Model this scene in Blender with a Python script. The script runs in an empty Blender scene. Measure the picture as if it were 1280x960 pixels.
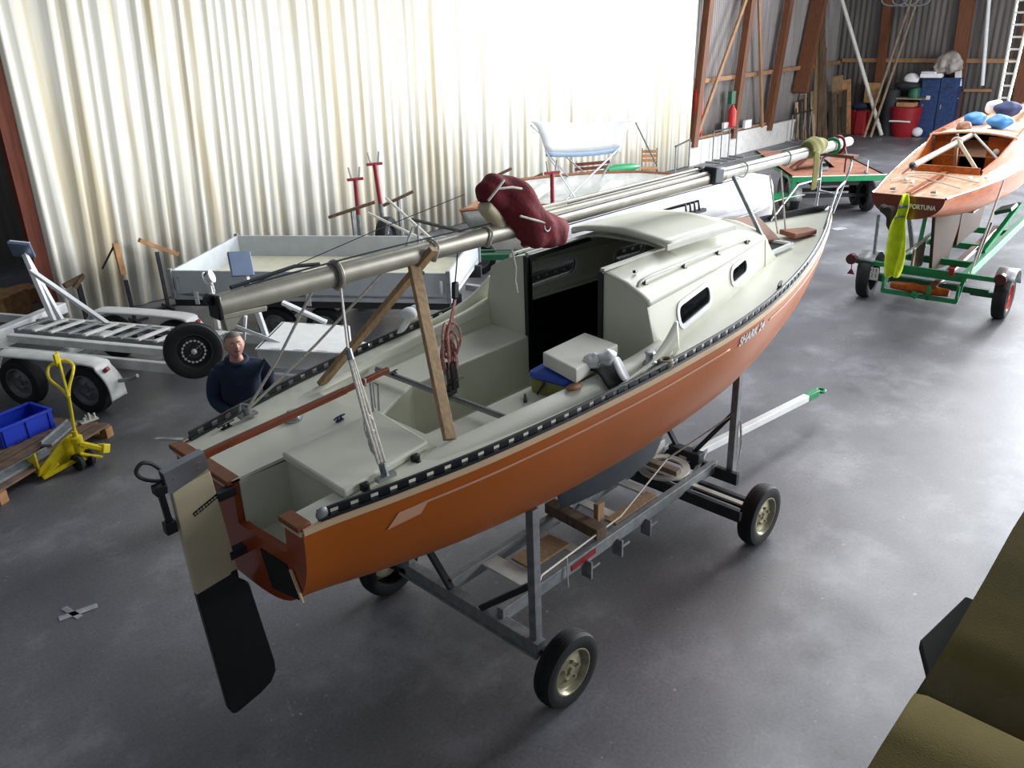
import bpy, bmesh, math, random
from mathutils import Vector, Matrix, Euler
random.seed(7)
PI = math.pi
col = bpy.context.scene.collection
V = Vector

# ------------------------------------------------------------------ camera model of the place
CAM_Z = 4.35
FPX = 1048.0
PITCH, ROLL, HEAD = math.radians(23.51), math.radians(-2.17), math.radians(44.7)
cF = V((math.cos(HEAD) * math.cos(PITCH), math.sin(HEAD) * math.cos(PITCH), -math.sin(PITCH)))
cR0 = V((math.sin(HEAD), -math.cos(HEAD), 0))
cU0 = cR0.cross(cF)
cR = cR0 * math.cos(ROLL) + cU0 * math.sin(ROLL)
cU = cU0 * math.cos(ROLL) - cR0 * math.sin(ROLL)
EYE = V((0, 0, CAM_Z))

def ray(px, py):
    return cF + cR * ((px - 640) / FPX) + cU * ((480 - py) / FPX)
def atz(px, py, z):
    d = ray(px, py); return EYE + d * ((z - CAM_Z) / d.z)
def aty(px, py, y):
    d = ray(px, py); return EYE + d * (y / d.y)
def atx(px, py, x):
    d = ray(px, py); return EYE + d * (x / d.x)

# ------------------------------------------------------------------ materials
def lin(h):
    h = h.lstrip('#'); o = []
    for i in (0, 2, 4):
        c = int(h[i:i + 2], 16) / 255
        o.append(c / 12.92 if c <= .04045 else ((c + .055) / 1.055) ** 2.4)
    return (o[0], o[1], o[2], 1)

MATS = {}
def mat(name, h, rough=.5, metal=0., var=.1, scale=6., bump=0., bscale=60., h2=None, spec=.5, coat=0., stretch=None):
    if name in MATS: return MATS[name]
    m = bpy.data.materials.new(name); m.use_nodes = True
    nt = m.node_tree; b = nt.nodes['Principled BSDF']
    c = lin(h); c2 = lin(h2) if h2 else tuple(max(0, x * (1 - var)) for x in c[:3]) + (1,)
    c1 = c if h2 else tuple(min(1, x * (1 + var * .6)) for x in c[:3]) + (1,)
    tc = nt.nodes.new('ShaderNodeTexCoord'); mp = nt.nodes.new('ShaderNodeMapping')
    nt.links.new(tc.outputs['Object'], mp.inputs['Vector'])
    if stretch: mp.inputs['Scale'].default_value = stretch
    nz = nt.nodes.new('ShaderNodeTexNoise'); nz.inputs['Scale'].default_value = scale; nz.inputs['Detail'].default_value = 5
    nt.links.new(mp.outputs['Vector'], nz.inputs['Vector'])
    rp = nt.nodes.new('ShaderNodeValToRGB')
    rp.color_ramp.elements[0].position = .35; rp.color_ramp.elements[0].color = c2
    rp.color_ramp.elements[1].position = .65; rp.color_ramp.elements[1].color = c1
    nt.links.new(nz.outputs['Fac'], rp.inputs['Fac']); nt.links.new(rp.outputs['Color'], b.inputs['Base Color'])
    b.inputs['Roughness'].default_value = rough; b.inputs['Metallic'].default_value = metal
    b.inputs['Specular IOR Level'].default_value = spec
    if coat: b.inputs['Coat Weight'].default_value = coat; b.inputs['Coat Roughness'].default_value = .12
    if bump:
        n2 = nt.nodes.new('ShaderNodeTexNoise'); n2.inputs['Scale'].default_value = bscale
        nt.links.new(mp.outputs['Vector'], n2.inputs['Vector'])
        bp = nt.nodes.new('ShaderNodeBump'); bp.inputs['Strength'].default_value = bump; bp.inputs['Distance'].default_value = .01
        nt.links.new(n2.outputs['Fac'], bp.inputs['Height']); nt.links.new(bp.outputs['Normal'], b.inputs['Normal'])
    MATS[name] = m; return m

def glass(name, h='#20262a', rough=.05, alpha=.35):
    m = bpy.data.materials.new(name); m.use_nodes = True
    nt = m.node_tree; b = nt.nodes['Principled BSDF']
    b.inputs['Base Color'].default_value = lin(h); b.inputs['Roughness'].default_value = rough
    out = nt.nodes['Material Output']; tr = nt.nodes.new('ShaderNodeBsdfTransparent'); mx = nt.nodes.new('ShaderNodeMixShader')
    tr.inputs['Color'].default_value = (.55, .56, .56, 1)
    mx.inputs['Fac'].default_value = alpha
    nt.links.new(tr.outputs[0], mx.inputs[1]); nt.links.new(b.outputs[0], mx.inputs[2]); nt.links.new(mx.outputs[0], out.inputs['Surface'])
    return m

M = {}
def mm(k, *a, **kw): M[k] = mat(k, *a, **kw)
mm('hull_orange', '#bb6119', .38, var=.06, scale=2, coat=.1, spec=.35)
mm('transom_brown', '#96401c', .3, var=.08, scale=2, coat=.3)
mm('gel_cream', '#dcdccb', .35, var=.05, scale=3)
mm('gel_shade', '#d2d2c0', .4, var=.06, scale=2.5)  # gelcoat of the inner faces, a little shade put into its colour
mm('cream_line', '#e2c39c', .5, var=.06)
mm('peach_line', '#e0a98a', .5, var=.05)
mm('black_paint', '#111315', .35, var=.2)
mm('toe_black', '#16191f', .4, var=.25, scale=20)
mm('keel_grey', '#3b4147', .6, var=.15)
mm('teak', '#7b4421', .45, var=.3, scale=9, stretch=(1, 8, 8))
mm('tiller_wood', '#7d3c1c', .35, var=.25, scale=9, stretch=(1, 8, 8))
mm('raw_wood', '#a0835f', .7, var=.25, scale=7, stretch=(6, 6, .8))
mm('grey_wood', '#8d7b68', .8, var=.3, scale=6)
mm('steel', '#b9bcc0', .28, .9, var=.1)
mm('alu', '#a9a498', .42, .55, var=.12, scale=10)
mm('alu_white', '#d5d3ca', .45, .1, var=.08)
mm('galv', '#8c9092', .5, .35, var=.2, scale=14)
mm('dark_steel', '#3d4044', .5, .5, var=.2)
mm('rubber', '#17181a', .75, var=.25, scale=20)
mm('rim', '#a9a489', .4, .5, var=.2, scale=15)
mm('rim_grey', '#77797b', .45, .5, var=.2, scale=15)
mm('cream_paint', '#cdbf9f', .5, var=.05)
mm('white_paint', '#e8eaea', .4, var=.06)
mm('white_dirty', '#d9dad6', .5, var=.14, scale=5)
mm('maroon', '#6e1b25', .9, var=.25, scale=9, bump=.5, bscale=30)
mm('rope_white', '#cfc9bf', .85, var=.2, scale=60)
mm('rope_pink', '#c79a92', .85, var=.3, scale=60, h2='#8a5550')
mm('blue_plastic', '#1e3dc0', .4, var=.1)
mm('blue_lid', '#2450b4', .45, var=.08)
mm('olive', '#85854a', .6, var=.2)
mm('foam', '#e4e2d6', .7, var=.05)
mm('foam_side', '#cfc5a6', .7, var=.15, scale=14)
mm('cloth_white', '#e6e6e8', .9, var=.06, bump=.4, bscale=25)
mm('cloth_black', '#101115', .9, var=.2)
mm('yellow', '#dcc714', .4, var=.15, scale=12)
mm('pallet_wood', '#b5875a', .8, var=.3, scale=7)
mm('pallet_top', '#7d6654', .85, var=.3, scale=7)
mm('navy', '#1d2d45', .85, var=.25, scale=6, bump=.3, bscale=30)
mm('skin', '#cf9a85', .5, var=.1, scale=10)
mm('lips', '#96574c', .5)
mm('hair', '#77706a', .8, var=.3, scale=80)
mm('trousers', '#3a3230', .85, var=.2)
mm('shoe', '#201d1c', .6)
mm('belt', '#6b4229', .6, var=.2)
mm('bed_grey', '#b6bcc0', .45, var=.06)
mm('bed_floor', '#dedac4', .6, var=.07)
mm('under_dark', '#26282b', .7, var=.2)
mm('green', '#1c8a55', .45, var=.12)
mm('green_dark', '#1d5c40', .5, var=.15)
mm('brown_deck', '#8e5a42', .7, var=.3, scale=5)
mm('varnish', '#a9561a', .42, var=.3, scale=5, stretch=(.6, 5, 5), spec=.3)
mm('varnish_dark', '#6c3120', .3, var=.25, scale=5, coat=.4)
mm('varnish_glare', '#e3b896', .3, var=.2, scale=5, stretch=(.6, 5, 5), coat=.5)  # varnish paled to carry the glare on the top faces in its colour
mm('skeg', '#4c3020', .7, var=.35, scale=4, h2='#3d3a34', spec=.2)
mm('hivis', '#d3ea1c', .7, var=.2, scale=8)
mm('stand_red', '#8e2230', .5)
mm('red', '#941d25', .4, var=.15)
mm('lamp_dark', '#4a1c1a', .35)
mm('red_lamp', '#8a1a18', .3)
mm('tarp', '#dcdcdf', .8, var=.06, scale=3, bump=.4, bscale=6)
mm('tarp_grey', '#b9b9bd', .8, var=.08, scale=3, bump=.4, bscale=6)
mm('canvas_white', '#f0f2f5', .8, var=.03)
mm('canvas_blue', '#a9c3de', .8, var=.05)
mm('mahog', '#8b5a3a', .5, var=.2)
mm('post_wood', '#70452b', .7, var=.25, scale=4, stretch=(6, 6, .6))
mm('post_red', '#6d3420', .75, var=.25, scale=4, stretch=(6, 6, .6))
mm('batten', '#9c7654', .75, var=.2, scale=4)
mm('dark_plank', '#453a30', .85, var=.3, scale=3, stretch=(6, 6, .6))
mm('old_plank', '#6e5a48', .85, var=.35, scale=3, stretch=(6, 6, .6))
mm('pale_plank', '#c9b497', .8, var=.2, scale=3, stretch=(6, 6, .6))
mm('locker_blue', '#26406f', .5, var=.35, scale=9)
mm('bag_grey', '#a59c95', .9, var=.35, scale=5)
mm('tarp_blue', '#3d86cf', .5, var=.25, scale=6)
mm('pad_blue', '#5d6d86', .35)
mm('navy_cloth', '#27335a', .8, var=.3)
mm('teal', '#6fb5a0', .8, var=.15)
mm('khaki', '#8f8b55', .9, var=.2)
mm('plate_white', '#d8d8d0', .4)
mm('carpet', '#5f5534', .97, var=.22, scale=3, bump=.25, bscale=260, spec=.05)
mm('carpet_under', '#14120d', .95)
mm('red_frame', '#b23a2c', .5)
mm('fire_red', '#c02018', .4)
mm('interior', '#8a806b', .7, var=.1)
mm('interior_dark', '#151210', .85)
GLASS = glass('tinted_glass', alpha=.22)
PANE = glass('clear_glass', alpha=.12)

# ------------------------------------------------------------------ mesh builder
def rotm(e): return Euler(e).to_matrix()
class MB:
    def __init__(s): s.bm = bmesh.new()
    def faces(s, vs, fs):
        v = [s.bm.verts.new(p) for p in vs]
        for f in fs:
            try: s.bm.faces.new([v[i] for i in f])
            except ValueError: pass
        return s
    def box(s, c, size, rot=None):
        c = V(c); hx, hy, hz = [k / 2 for k in size]
        P = [V((x, y, z)) for x in (-hx, hx) for y in (-hy, hy) for z in (-hz, hz)]
        if rot is not None:
            R = rot if isinstance(rot, Matrix) else rotm(rot)
            P = [R @ p for p in P]
        return s.faces([c + p for p in P], [(0, 1, 3, 2), (4, 6, 7, 5), (0, 4, 5, 1), (2, 3, 7, 6), (0, 2, 6, 4), (1, 5, 7, 3)])
    def span(s, a, b):
        a, b = V(a), V(b); return s.box((a + b) / 2, [abs(k) for k in (b - a)])
    def bar(s, p, q, w, h, up=(0, 0, 1)):
        p, q = V(p), V(q); d = (q - p); L = d.length; d.normalize()
        u = V(up); sd = d.cross(u)
        if sd.length < 1e-4: sd = d.cross(V((1, 0, 0)))
        sd.normalize(); u = sd.cross(d)
        R = Matrix((d, sd, u)).transposed()
        return s.box((p + q) / 2, (L, w, h), R)
    def tube(s, pts, r, n=8, closed=False, caps=True):
        pts = [V(p) for p in pts]; k = len(pts)
        rs = r if isinstance(r, (list, tuple)) else [r] * k
        rings = []; prev = None
        for i, p in enumerate(pts):
            if closed: t = pts[(i + 1) % k] - pts[i - 1]
            else: t = pts[min(i + 1, k - 1)] - pts[max(i - 1, 0)]
            t.normalize()
            if prev is None:
                a = t.orthogonal().normalized()
            else:
                a = prev - t * prev.dot(t)
                if a.length < 1e-5: a = t.orthogonal()
                a.normalize()
            prev = a; b = t.cross(a)
            rings.append([s.bm.verts.new(p + (a * math.cos(2 * PI * j / n) + b * math.sin(2 * PI * j / n)) * rs[i]) for j in range(n)])
        m = k if closed else k - 1
        for i in range(m):
            A, B = rings[i], rings[(i + 1) % k]
            for j in range(n):
                s.bm.faces.new((A[j], A[(j + 1) % n], B[(j + 1) % n], B[j]))
        if caps and not closed:
            s.bm.faces.new(rings[0][::-1]); s.bm.faces.new(rings[-1])
        return s
    def cyl(s, p, q, r, r2=None, n=16): return s.tube([p, q], [r, r if r2 is None else r2], n)
    def lathe(s, prof, c=(0, 0, 0), axis=(0, 1, 0), n=28):
        # prof: (radius, offset along axis), closed to the axis where radius is 0
        c = V(c); ax = V(axis).normalized(); a = ax.orthogonal().normalized(); b = ax.cross(a)
        rings = []
        for (r, h) in prof:
            if r < 1e-6: rings.append([s.bm.verts.new(c + ax * h)])
            else: rings.append([s.bm.verts.new(c + ax * h + (a * math.cos(2 * PI * j / n) + b * math.sin(2 * PI * j / n)) * r) for j in range(n)])
        for A, B in zip(rings, rings[1:]):
            for j in range(n):
                k = (j + 1) % n
                f = ([A[0], B[k], B[j]] if len(A) == 1 else [A[j], A[k], B[0]] if len(B) == 1 else [A[j], A[k], B[k], B[j]])
                if len(A) == 1 and len(B) == 1: continue
                s.bm.faces.new(f)
        return s
    def ball(s, c, r, sc=(1, 1, 1), u=14, v=9, rot=None):
        c = V(c); R = rotm(rot) if rot else Matrix.Identity(3)
        prof = [(math.sin(PI * i / v), -math.cos(PI * i / v)) for i in range(v + 1)]
        n0 = len(s.bm.verts); s.lathe([(a * r, b * r) for a, b in prof], (0, 0, 0), (0, 0, 1), u)
        s.bm.verts.ensure_lookup_table()
        for w in list(s.bm.verts)[n0:]:
            w.co = c + R @ V((w.co.x * sc[0], w.co.y * sc[1], w.co.z * sc[2]))
        return s
    def grid(s, rows):
        g = [[s.bm.verts.new(p) for p in r] for r in rows]
        for A, B in zip(g, g[1:]):
            for j in range(len(A) - 1):
                try: s.bm.faces.new((A[j], A[j + 1], B[j + 1], B[j]))
                except ValueError: pass
        return s
    def prism(s, poly, ext):
        # poly: list of 3D points (planar), ext: extrusion vector
        e = V(ext); n = len(poly)
        a = [s.bm.verts.new(V(p)) for p in poly]; b = [s.bm.verts.new(V(p) + e) for p in poly]
        s.bm.faces.new(a[::-1]); s.bm.faces.new(b)
        for i in range(n): s.bm.faces.new((a[i], a[(i + 1) % n], b[(i + 1) % n], b[i]))
        return s
    def holed(s, loops, fn, ext):
        # 2D loops (outer first) filled with holes, mapped by fn to 3D, given thickness ext
        b = bmesh.new(); E = []
        for L in loops:
            vs = [b.verts.new((x, y, 0)) for x, y in L]
            for i in range(len(vs)): E.append(b.edges.new((vs[i], vs[(i + 1) % len(vs)])))
        bmesh.ops.triangle_fill(b, use_beauty=True, use_dissolve=False, edges=E)
        b.verts.index_update(); e = V(ext)
        P = [V(fn(v.co.x, v.co.y)) for v in b.verts]
        T = [[v.index for v in f.verts] for f in b.faces]; n = len(P)
        fs = T + [[i + n for i in f[::-1]] for f in T]; k = 0
        for L in loops:
            for i in range(len(L)):
                p, q = k + i, k + (i + 1) % len(L); fs.append((p, q, q + n, p + n))
            k += len(L)
        b.free()
        return s.faces(P + [p + e for p in P], fs)
    def build(s, name, m, parent=None, world=False, smooth=40, bevel=0., subsurf=0, solid=0.):
        bmesh.ops.recalc_face_normals(s.bm, faces=s.bm.faces[:]) if not solid else None
        me = bpy.data.meshes.new(name); s.bm.to_mesh(me); s.bm.free()
        if world and parent is not None: me.transform(wm(parent).inverted())
        me.materials.append(M[m] if isinstance(m, str) else m)
        if smooth:
            me.polygons.foreach_set('use_smooth', [True] * len(me.polygons))
            me.set_sharp_from_angle(angle=math.radians(smooth))
        o = bpy.data.objects.new(name, me); col.objects.link(o)
        if parent is not None: o.parent = parent
        if solid:
            k = o.modifiers.new('thickness', 'SOLIDIFY'); k.thickness = solid; k.offset = 0
        if bevel:
            k = o.modifiers.new('bevel', 'BEVEL'); k.width = bevel; k.segments = 2; k.limit_method = 'ANGLE'
        if subsurf:
            k = o.modifiers.new('sub', 'SUBSURF'); k.levels = k.render_levels = subsurf
        return o
def wm(o):
    m = o.matrix_basis.copy()
    while o.parent is not None: o = o.parent; m = o.matrix_basis @ m
    return m
def tag(o, label, cat, group=None, kind=None):
    o['label'] = label; o['category'] = cat
    if group: o['group'] = group
    if kind: o['kind'] = kind
    return o
def thing(name, label, cat, loc=(0, 0, 0), rz=0., group=None, rot=None):
    o = bpy.data.objects.new(name, None); col.objects.link(o); o.empty_display_size = .1
    o.location = loc; o.rotation_euler = rot if rot else (0, 0, rz)
    return tag(o, label, cat, group)
def struct(o): o['kind'] = 'structure'; return o
def copy_tree(o, loc=None, rz=None, label=None, parent=None):
    c = o.copy(); col.objects.link(c)
    if parent is not None: c.parent = parent
    for ch in list(o.children): copy_tree(ch, parent=c)
    if loc is not None: c.location = loc
    if rz is not None: c.rotation_euler = (0, 0, rz)
    if label: c['label'] = label
    return c
def lerp(a, b, t): return a + (b - a) * t
def interp(tab, x):
    if x <= tab[0][0]: return tab[0][1]
    for (a, p), (b, q) in zip(tab, tab[1:]):
        if x <= b: return lerp(p, q, (x - a) / (b - a))
    return tab[-1][1]
def smoothtab(tab):
    # Catmull-Rom resampling of a small table so profiles have no kinks
    out = []; n = len(tab)
    for i in range(n - 1):
        p0, p1, p2, p3 = tab[max(i - 1, 0)], tab[i], tab[i + 1], tab[min(i + 2, n - 1)]
        for k in range(8):
            t = k / 8
            y = .5 * ((2 * p1[1]) + (-p0[1] + p2[1]) * t + (2 * p0[1] - 5 * p1[1] + 4 * p2[1] - p3[1]) * t * t + (-p0[1] + 3 * p1[1] - 3 * p2[1] + p3[1]) * t ** 3)
            out.append((lerp(p1[0], p2[0], t), y))
    out.append(tab[-1]); return out
def catenary(a, b, sag, n=10):
    a, b = V(a), V(b)
    return [a.lerp(b, i / n) - V((0, 0, sag * 4 * (i / n) * (1 - i / n))) for i in range(n + 1)]
def curve(pts, k=5):
    pts = [V(p) for p in pts]; out = []; n = len(pts)
    for i in range(n - 1):
        p0, p1, p2, p3 = pts[max(i - 1, 0)], pts[i], pts[i + 1], pts[min(i + 2, n - 1)]
        for j in range(k):
            t = j / k
            out.append(.5 * ((2 * p1) + (p2 - p0) * t + (2 * p0 - 5 * p1 + 4 * p2 - p3) * t * t + (3 * p1 - p0 - 3 * p2 + p3) * t ** 3))
    out.append(pts[-1]); return out
def text_mesh(txt, size, depth=.003, bold=.0, shear=0.):
    cu = bpy.data.curves.new('t', 'FONT'); cu.body = txt; cu.size = size; cu.extrude = depth; cu.offset = bold; cu.shear = shear
    cu.align_x = 'LEFT'; cu.resolution_u = 3
    o = bpy.data.objects.new('t', cu); col.objects.link(o)
    dg = bpy.context.evaluated_depsgraph_get(); me = bpy.data.meshes.new_from_object(o.evaluated_get(dg))
    bpy.data.objects.remove(o); bpy.data.curves.remove(cu)
    return me
def wheel(parent, c, R, w, axis=(0, 1, 0), rimmat='rim', name='wheel', face=-1, world=False):
    """a tyre part with its rim as a sub-part; c is the wheel centre, face the side the dish shows"""
    ax = V(axis).normalized() * (1 if face > 0 else -1)
    h = w / 2; ri = R * .64
    t = MB().lathe([(ri, -h * .85), (R * .82, -h), (R * .96, -h * .86), (R, -h * .55), (R, h * .55), (R * .96, h * .86), (R * .82, h), (ri, h * .85), (ri * .97, 0), (ri, -h * .85)], c, ax, 36)
    cv = V(c)
    for g in (-.3, 0, .3): t.lathe([(R * 1.0, h * (g - .06)), (R * 1.012, h * (g - .05)), (R * 1.012, h * (g + .05)), (R * 1.0, h * (g + .06))], c, ax, 36)
    o = t.build(name, 'rubber', parent, world)
    k = MB().lathe([(ri, -h * .8), (ri * 1.02, h * .84), (ri * .94, h * .86), (ri * .86, h * .45), (ri * .8, h * .3), (ri * .5, h * .42), (ri * .36, h * .55), (ri * .3, h * .5), (0, h * .5)], c, ax, 32)
    a = ax.orthogonal().normalized(); b = ax.cross(a)
    for j in range(5):
        q = cv + (a * math.cos(2 * PI * j / 5) + b * math.sin(2 * PI * j / 5)) * ri * .42 + ax * h * .48
        k.cyl(q, q + ax * .02, .012, n=6)
    k.cyl(cv + ax * h * .5, cv + ax * h * .75, ri * .17, n=12)
    rm = k.build('rim', rimmat, o if not world else o, world)
    return o

# ------------------------------------------------------------------ setting
def floor_mat():
    m = bpy.data.materials.new('asphalt_floor'); m.use_nodes = True; nt = m.node_tree; b = nt.nodes['Principled BSDF']; L = nt.links.new
    tc = nt.nodes.new('ShaderNodeTexCoord')
    def noise(s, d=6, r=.55):
        n = nt.nodes.new('ShaderNodeTexNoise'); n.inputs['Scale'].default_value = s; n.inputs['Detail'].default_value = d; n.inputs['Roughness'].default_value = r
        L(tc.outputs['Object'], n.inputs['Vector']); return n
    def ramp(src, p0, c0, p1, c1):
        r = nt.nodes.new('ShaderNodeValToRGB'); e = r.color_ramp.elements
        e[0].position = p0; e[0].color = c0; e[1].position = p1; e[1].color = c1; L(src, r.inputs['Fac']); return r
    def mix(a, bb, f, mode='MIX', fac=None):
        x = nt.nodes.new('ShaderNodeMixRGB'); x.blend_type = mode
        if fac is None: L(f, x.inputs['Fac'])
        else: x.inputs['Fac'].default_value = fac
        L(a, x.inputs[1])
        if isinstance(bb, tuple): x.inputs[2].default_value = bb
        else: L(bb, x.inputs[2])
        return x
    base = ramp(noise(.55, 8).outputs['Fac'], .3, (.085, .085, .096, 1), .72, (.185, .185, .205, 1))
    fine = ramp(noise(38, 3).outputs['Fac'], .3, (.62, .62, .62, 1), .7, (1.15, 1.15, 1.15, 1))
    c = mix(base.outputs['Color'], fine.outputs['Color'], None, 'MULTIPLY', .7)
    stain = ramp(noise(1.7, 4, .7).outputs['Fac'], .58, (0, 0, 0, 1), .75, (.5, .5, .5, 1))
    c = mix(c.outputs['Color'], (.05, .045, .045, 1), stain.outputs['Color'])
    # little flakes of white paint
    vo = nt.nodes.new('ShaderNodeTexVoronoi'); vo.inputs['Scale'].default_value = 4.2; vo.inputs['Randomness'].default_value = 1
    ds = nt.nodes.new('ShaderNodeTexNoise'); ds.inputs['Scale'].default_value = 22; ds.inputs['Detail'].default_value = 2
    L(tc.outputs['Object'], ds.inputs['Vector'])
    av = nt.nodes.new('ShaderNodeMixRGB'); av.inputs['Fac'].default_value = .03; L(tc.outputs['Object'], av.inputs[1]); L(ds.outputs['Color'], av.inputs[2])
    L(av.outputs['Color'], vo.inputs['Vector'])
    fl = ramp(vo.outputs['Distance'], .035, (1, 1, 1, 1), .06, (0, 0, 0, 1))
    gate = ramp(noise(.9, 3).outputs['Fac'], .5, (0, 0, 0, 1), .6, (.7, .7, .7, 1))
    g = mix(fl.outputs['Color'], gate.outputs['Color'], None, 'MULTIPLY', 1.)
    c = mix(c.outputs['Color'], (.5, .5, .52, 1), g.outputs['Color'])
    # clouds of pale dust and a finer scatter of chips
    du = ramp(noise(1.1, 9, .68).outputs['Fac'], .52, (0, 0, 0, 1), .72, (.42, .42, .42, 1))
    c = mix(c.outputs['Color'], (.36, .36, .39, 1), du.outputs['Color'])
    v2 = nt.nodes.new('ShaderNodeTexVoronoi'); v2.inputs['Scale'].default_value = 13; L(av.outputs['Color'], v2.inputs['Vector'])
    f2 = ramp(v2.outputs['Distance'], .06, (1, 1, 1, 1), .11, (0, 0, 0, 1))
    g2 = ramp(noise(.75, 5, .6).outputs['Fac'], .54, (0, 0, 0, 1), .64, (.8, .8, .8, 1))
    gg = mix(f2.outputs['Color'], g2.outputs['Color'], None, 'MULTIPLY', 1.)
    c = mix(c.outputs['Color'], (.55, .55, .57, 1), gg.outputs['Color'])
    L(c.outputs['Color'], b.inputs['Base Color'])
    rr = ramp(noise(1.3, 6).outputs['Fac'], .3, (.36, .36, .36, 1), .7, (.55, .55, .55, 1)); L(rr.outputs['Color'], b.inputs['Roughness'])
    bp = nt.nodes.new('ShaderNodeBump'); bp.inputs['Strength'].default_value = .12; bp.inputs['Distance'].default_value = .006
    L(noise(45, 6).outputs['Fac'], bp.inputs['Height']); L(bp.outputs['Normal'], b.inputs['Normal'])
    b.inputs['Specular IOR Level'].default_value = .8
    return m
def sheet_mat():
    m = bpy.data.materials.new('wall_sheeting'); m.use_nodes = True; nt = m.node_tree; b = nt.nodes['Principled BSDF']; L = nt.links.new
    tc = nt.nodes.new('ShaderNodeTexCoord'); mp = nt.nodes.new('ShaderNodeMapping'); mp.inputs['Scale'].default_value = (2.6, .01, .12)
    L(tc.outputs['Object'], mp.inputs['Vector'])
    n = nt.nodes.new('ShaderNodeTexNoise'); n.inputs['Scale'].default_value = 1.6; n.inputs['Detail'].default_value = 7; L(mp.outputs['Vector'], n.inputs['Vector'])
    r = nt.nodes.new('ShaderNodeValToRGB'); e = r.color_ramp.elements
    e[0].position = .33; e[0].color = lin('#d8ccae'); e[1].position = .55; e[1].color = lin('#eceade')
    L(n.outputs['Fac'], r.inputs['Fac']); L(r.outputs['Color'], b.inputs['Base Color'])
    b.inputs['Roughness'].default_value = .55
    return m
mm('clad_grey', '#8d8785', .8, var=.15, scale=2, stretch=(3, 3, .2))
mm('clad_dark', '#67625f', .8, var=.25, scale=2, stretch=(3, 3, .2))
mm('plinth_white', '#d9d6d2', .8, var=.1)
mm('floor_paint', '#9fa2a8', .7, var=.4, scale=9)

WY, FX = 14.45, 33.0
fl = struct(MB().span((-6, -6, -.1), (FX + .3, 22, 0)).build('floor', floor_mat(), smooth=0))
def corr(name, m, p0, p1, z0, z1, pitch, depth, lean=None, irregular=0., nrm=None, seed=1):
    rnd = random.Random(seed); p0, p1 = V(p0), V(p1); d = p1 - p0; L = d.length; d.normalize()
    n = nrm or V((d.y, -d.x, 0)); s = 0; xs = []
    while s < L:
        w = pitch * (1 + irregular * rnd.uniform(-.45, .6)); k = depth * (1 + irregular * rnd.uniform(-.6, .7)) * (1 if not irregular else lerp(1.05, .4, s / L))
        for a, h in ((0, 0), (.1, .12), (.26, .9), (.34, 1), (.52, 1), (.6, .88), (.78, .1), (.86, 0)): xs.append((s + a * w, h * k))
        s += w
    rows = []
    for j in range(3):
        z = lerp(z0, z1, j / 2)
        rows.append([p0 + d * (min(a, L) + (lean(a) * z if lean else 0)) + n * h + V((0, 0, z)) for a, h in xs])
    return MB().grid(rows).build(name, m, smooth=50, solid=.012)
struct(corr('wall_left', sheet_mat(), (4.19, WY, 0), (22.7, WY, 0), .02, 6.2, .235, .05, lean=lambda a: .02 + .05 * math.exp(-(a - 1.5) ** 2 / 18) * (a > .5) , irregular=.8))
struct(corr('wall_left_cladding', 'clad_grey', (22.7, WY + .34, 0), (FX, WY + .34, 0), .0, 6.6, .11, .02))
struct(corr('wall_far', 'clad_dark', (FX, WY + .4, 0), (FX, 7.2, 0), 0, 7.2, .2, .035))
struct(MB().span((-6, 19.6, 0), (9, 19.75, 6.4)).build('wall_left_rear', 'clad_dark', smooth=0))
struct(MB().span((22.7, WY - .04, 0), (FX - 1.6, WY + .1, .72)).build('baseboard_left', 'plinth_white', smooth=0))
k = 0
def trim(p, q, w, h, m, up=(1, 0, 0)):
    global k; k += 1
    return struct(MB().bar(p, q, w, h, up).build('trim_%d' % k, m, smooth=0, bevel=.004))
# timber frame of the far left wall: posts lean with the roof frames, battens cross between them
for (x0, x1) in ((22.85, 23.55), (25.15, 26.0), (27.5, 28.6)):
    trim((x0, WY - .02, .55), (x1, WY - .02, 6.4), .22, .24, 'post_wood')
trim((22.9, WY - .05, .7), (25.6, WY - .05, 5.0), .07, .12, 'batten')
trim((27.05, WY - .05, .7), (26.1, WY - .05, 5.0), .07, .12, 'batten')
trim((22.8, WY + .14, 2.42), (FX, WY + .14, 2.42), .1, .13, 'batten', (0, 0, 1))
trim((22.8, WY + .08, .78), (27.6, WY + .08, .78), .12, .06, 'batten', (0, 0, 1))
trim((29.6, WY - .05, 1.6), (30.9, WY - .05, 6.6), .5, .2, 'post_wood')
trim((FX - .08, WY, 2.5), (FX - .08, 7.2, 2.5), .1, .14, 'batten', (0, 0, 1))
pa = atx(1098, 110, FX - .12); pb = atx(1112, 0, FX - .12)
def far_post(px0, py0, px1, py1, w):
    a = atx(px0, py0, FX - .15); b = atx(px1, py1, FX - .15); d = (b - a) / (b.z - a.z)
    return trim(a - d * a.z, a + d * (6.8 - a.z), w, .2, 'post_wood', (1, 0, 0))
far_post(1098, 110, 1111, 0, .28); far_post(1192, 130, 1210, 0, .42); far_post(1275, 130, 1287, 30, .42)
trim(atx(1205, 113, FX - .12), atx(1240, 113, FX - .12), .1, .1, 'batten', (0, 0, 1))
# brown post where the white sheeting starts, the bay behind stays dark
trim(aty(36, 290, WY + .25) * V((1, 1, 0)) if False else V((4.13, WY + .12, 0)), V((4.22, WY + .12, 6.3)), .24, .3, 'post_red')

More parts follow.
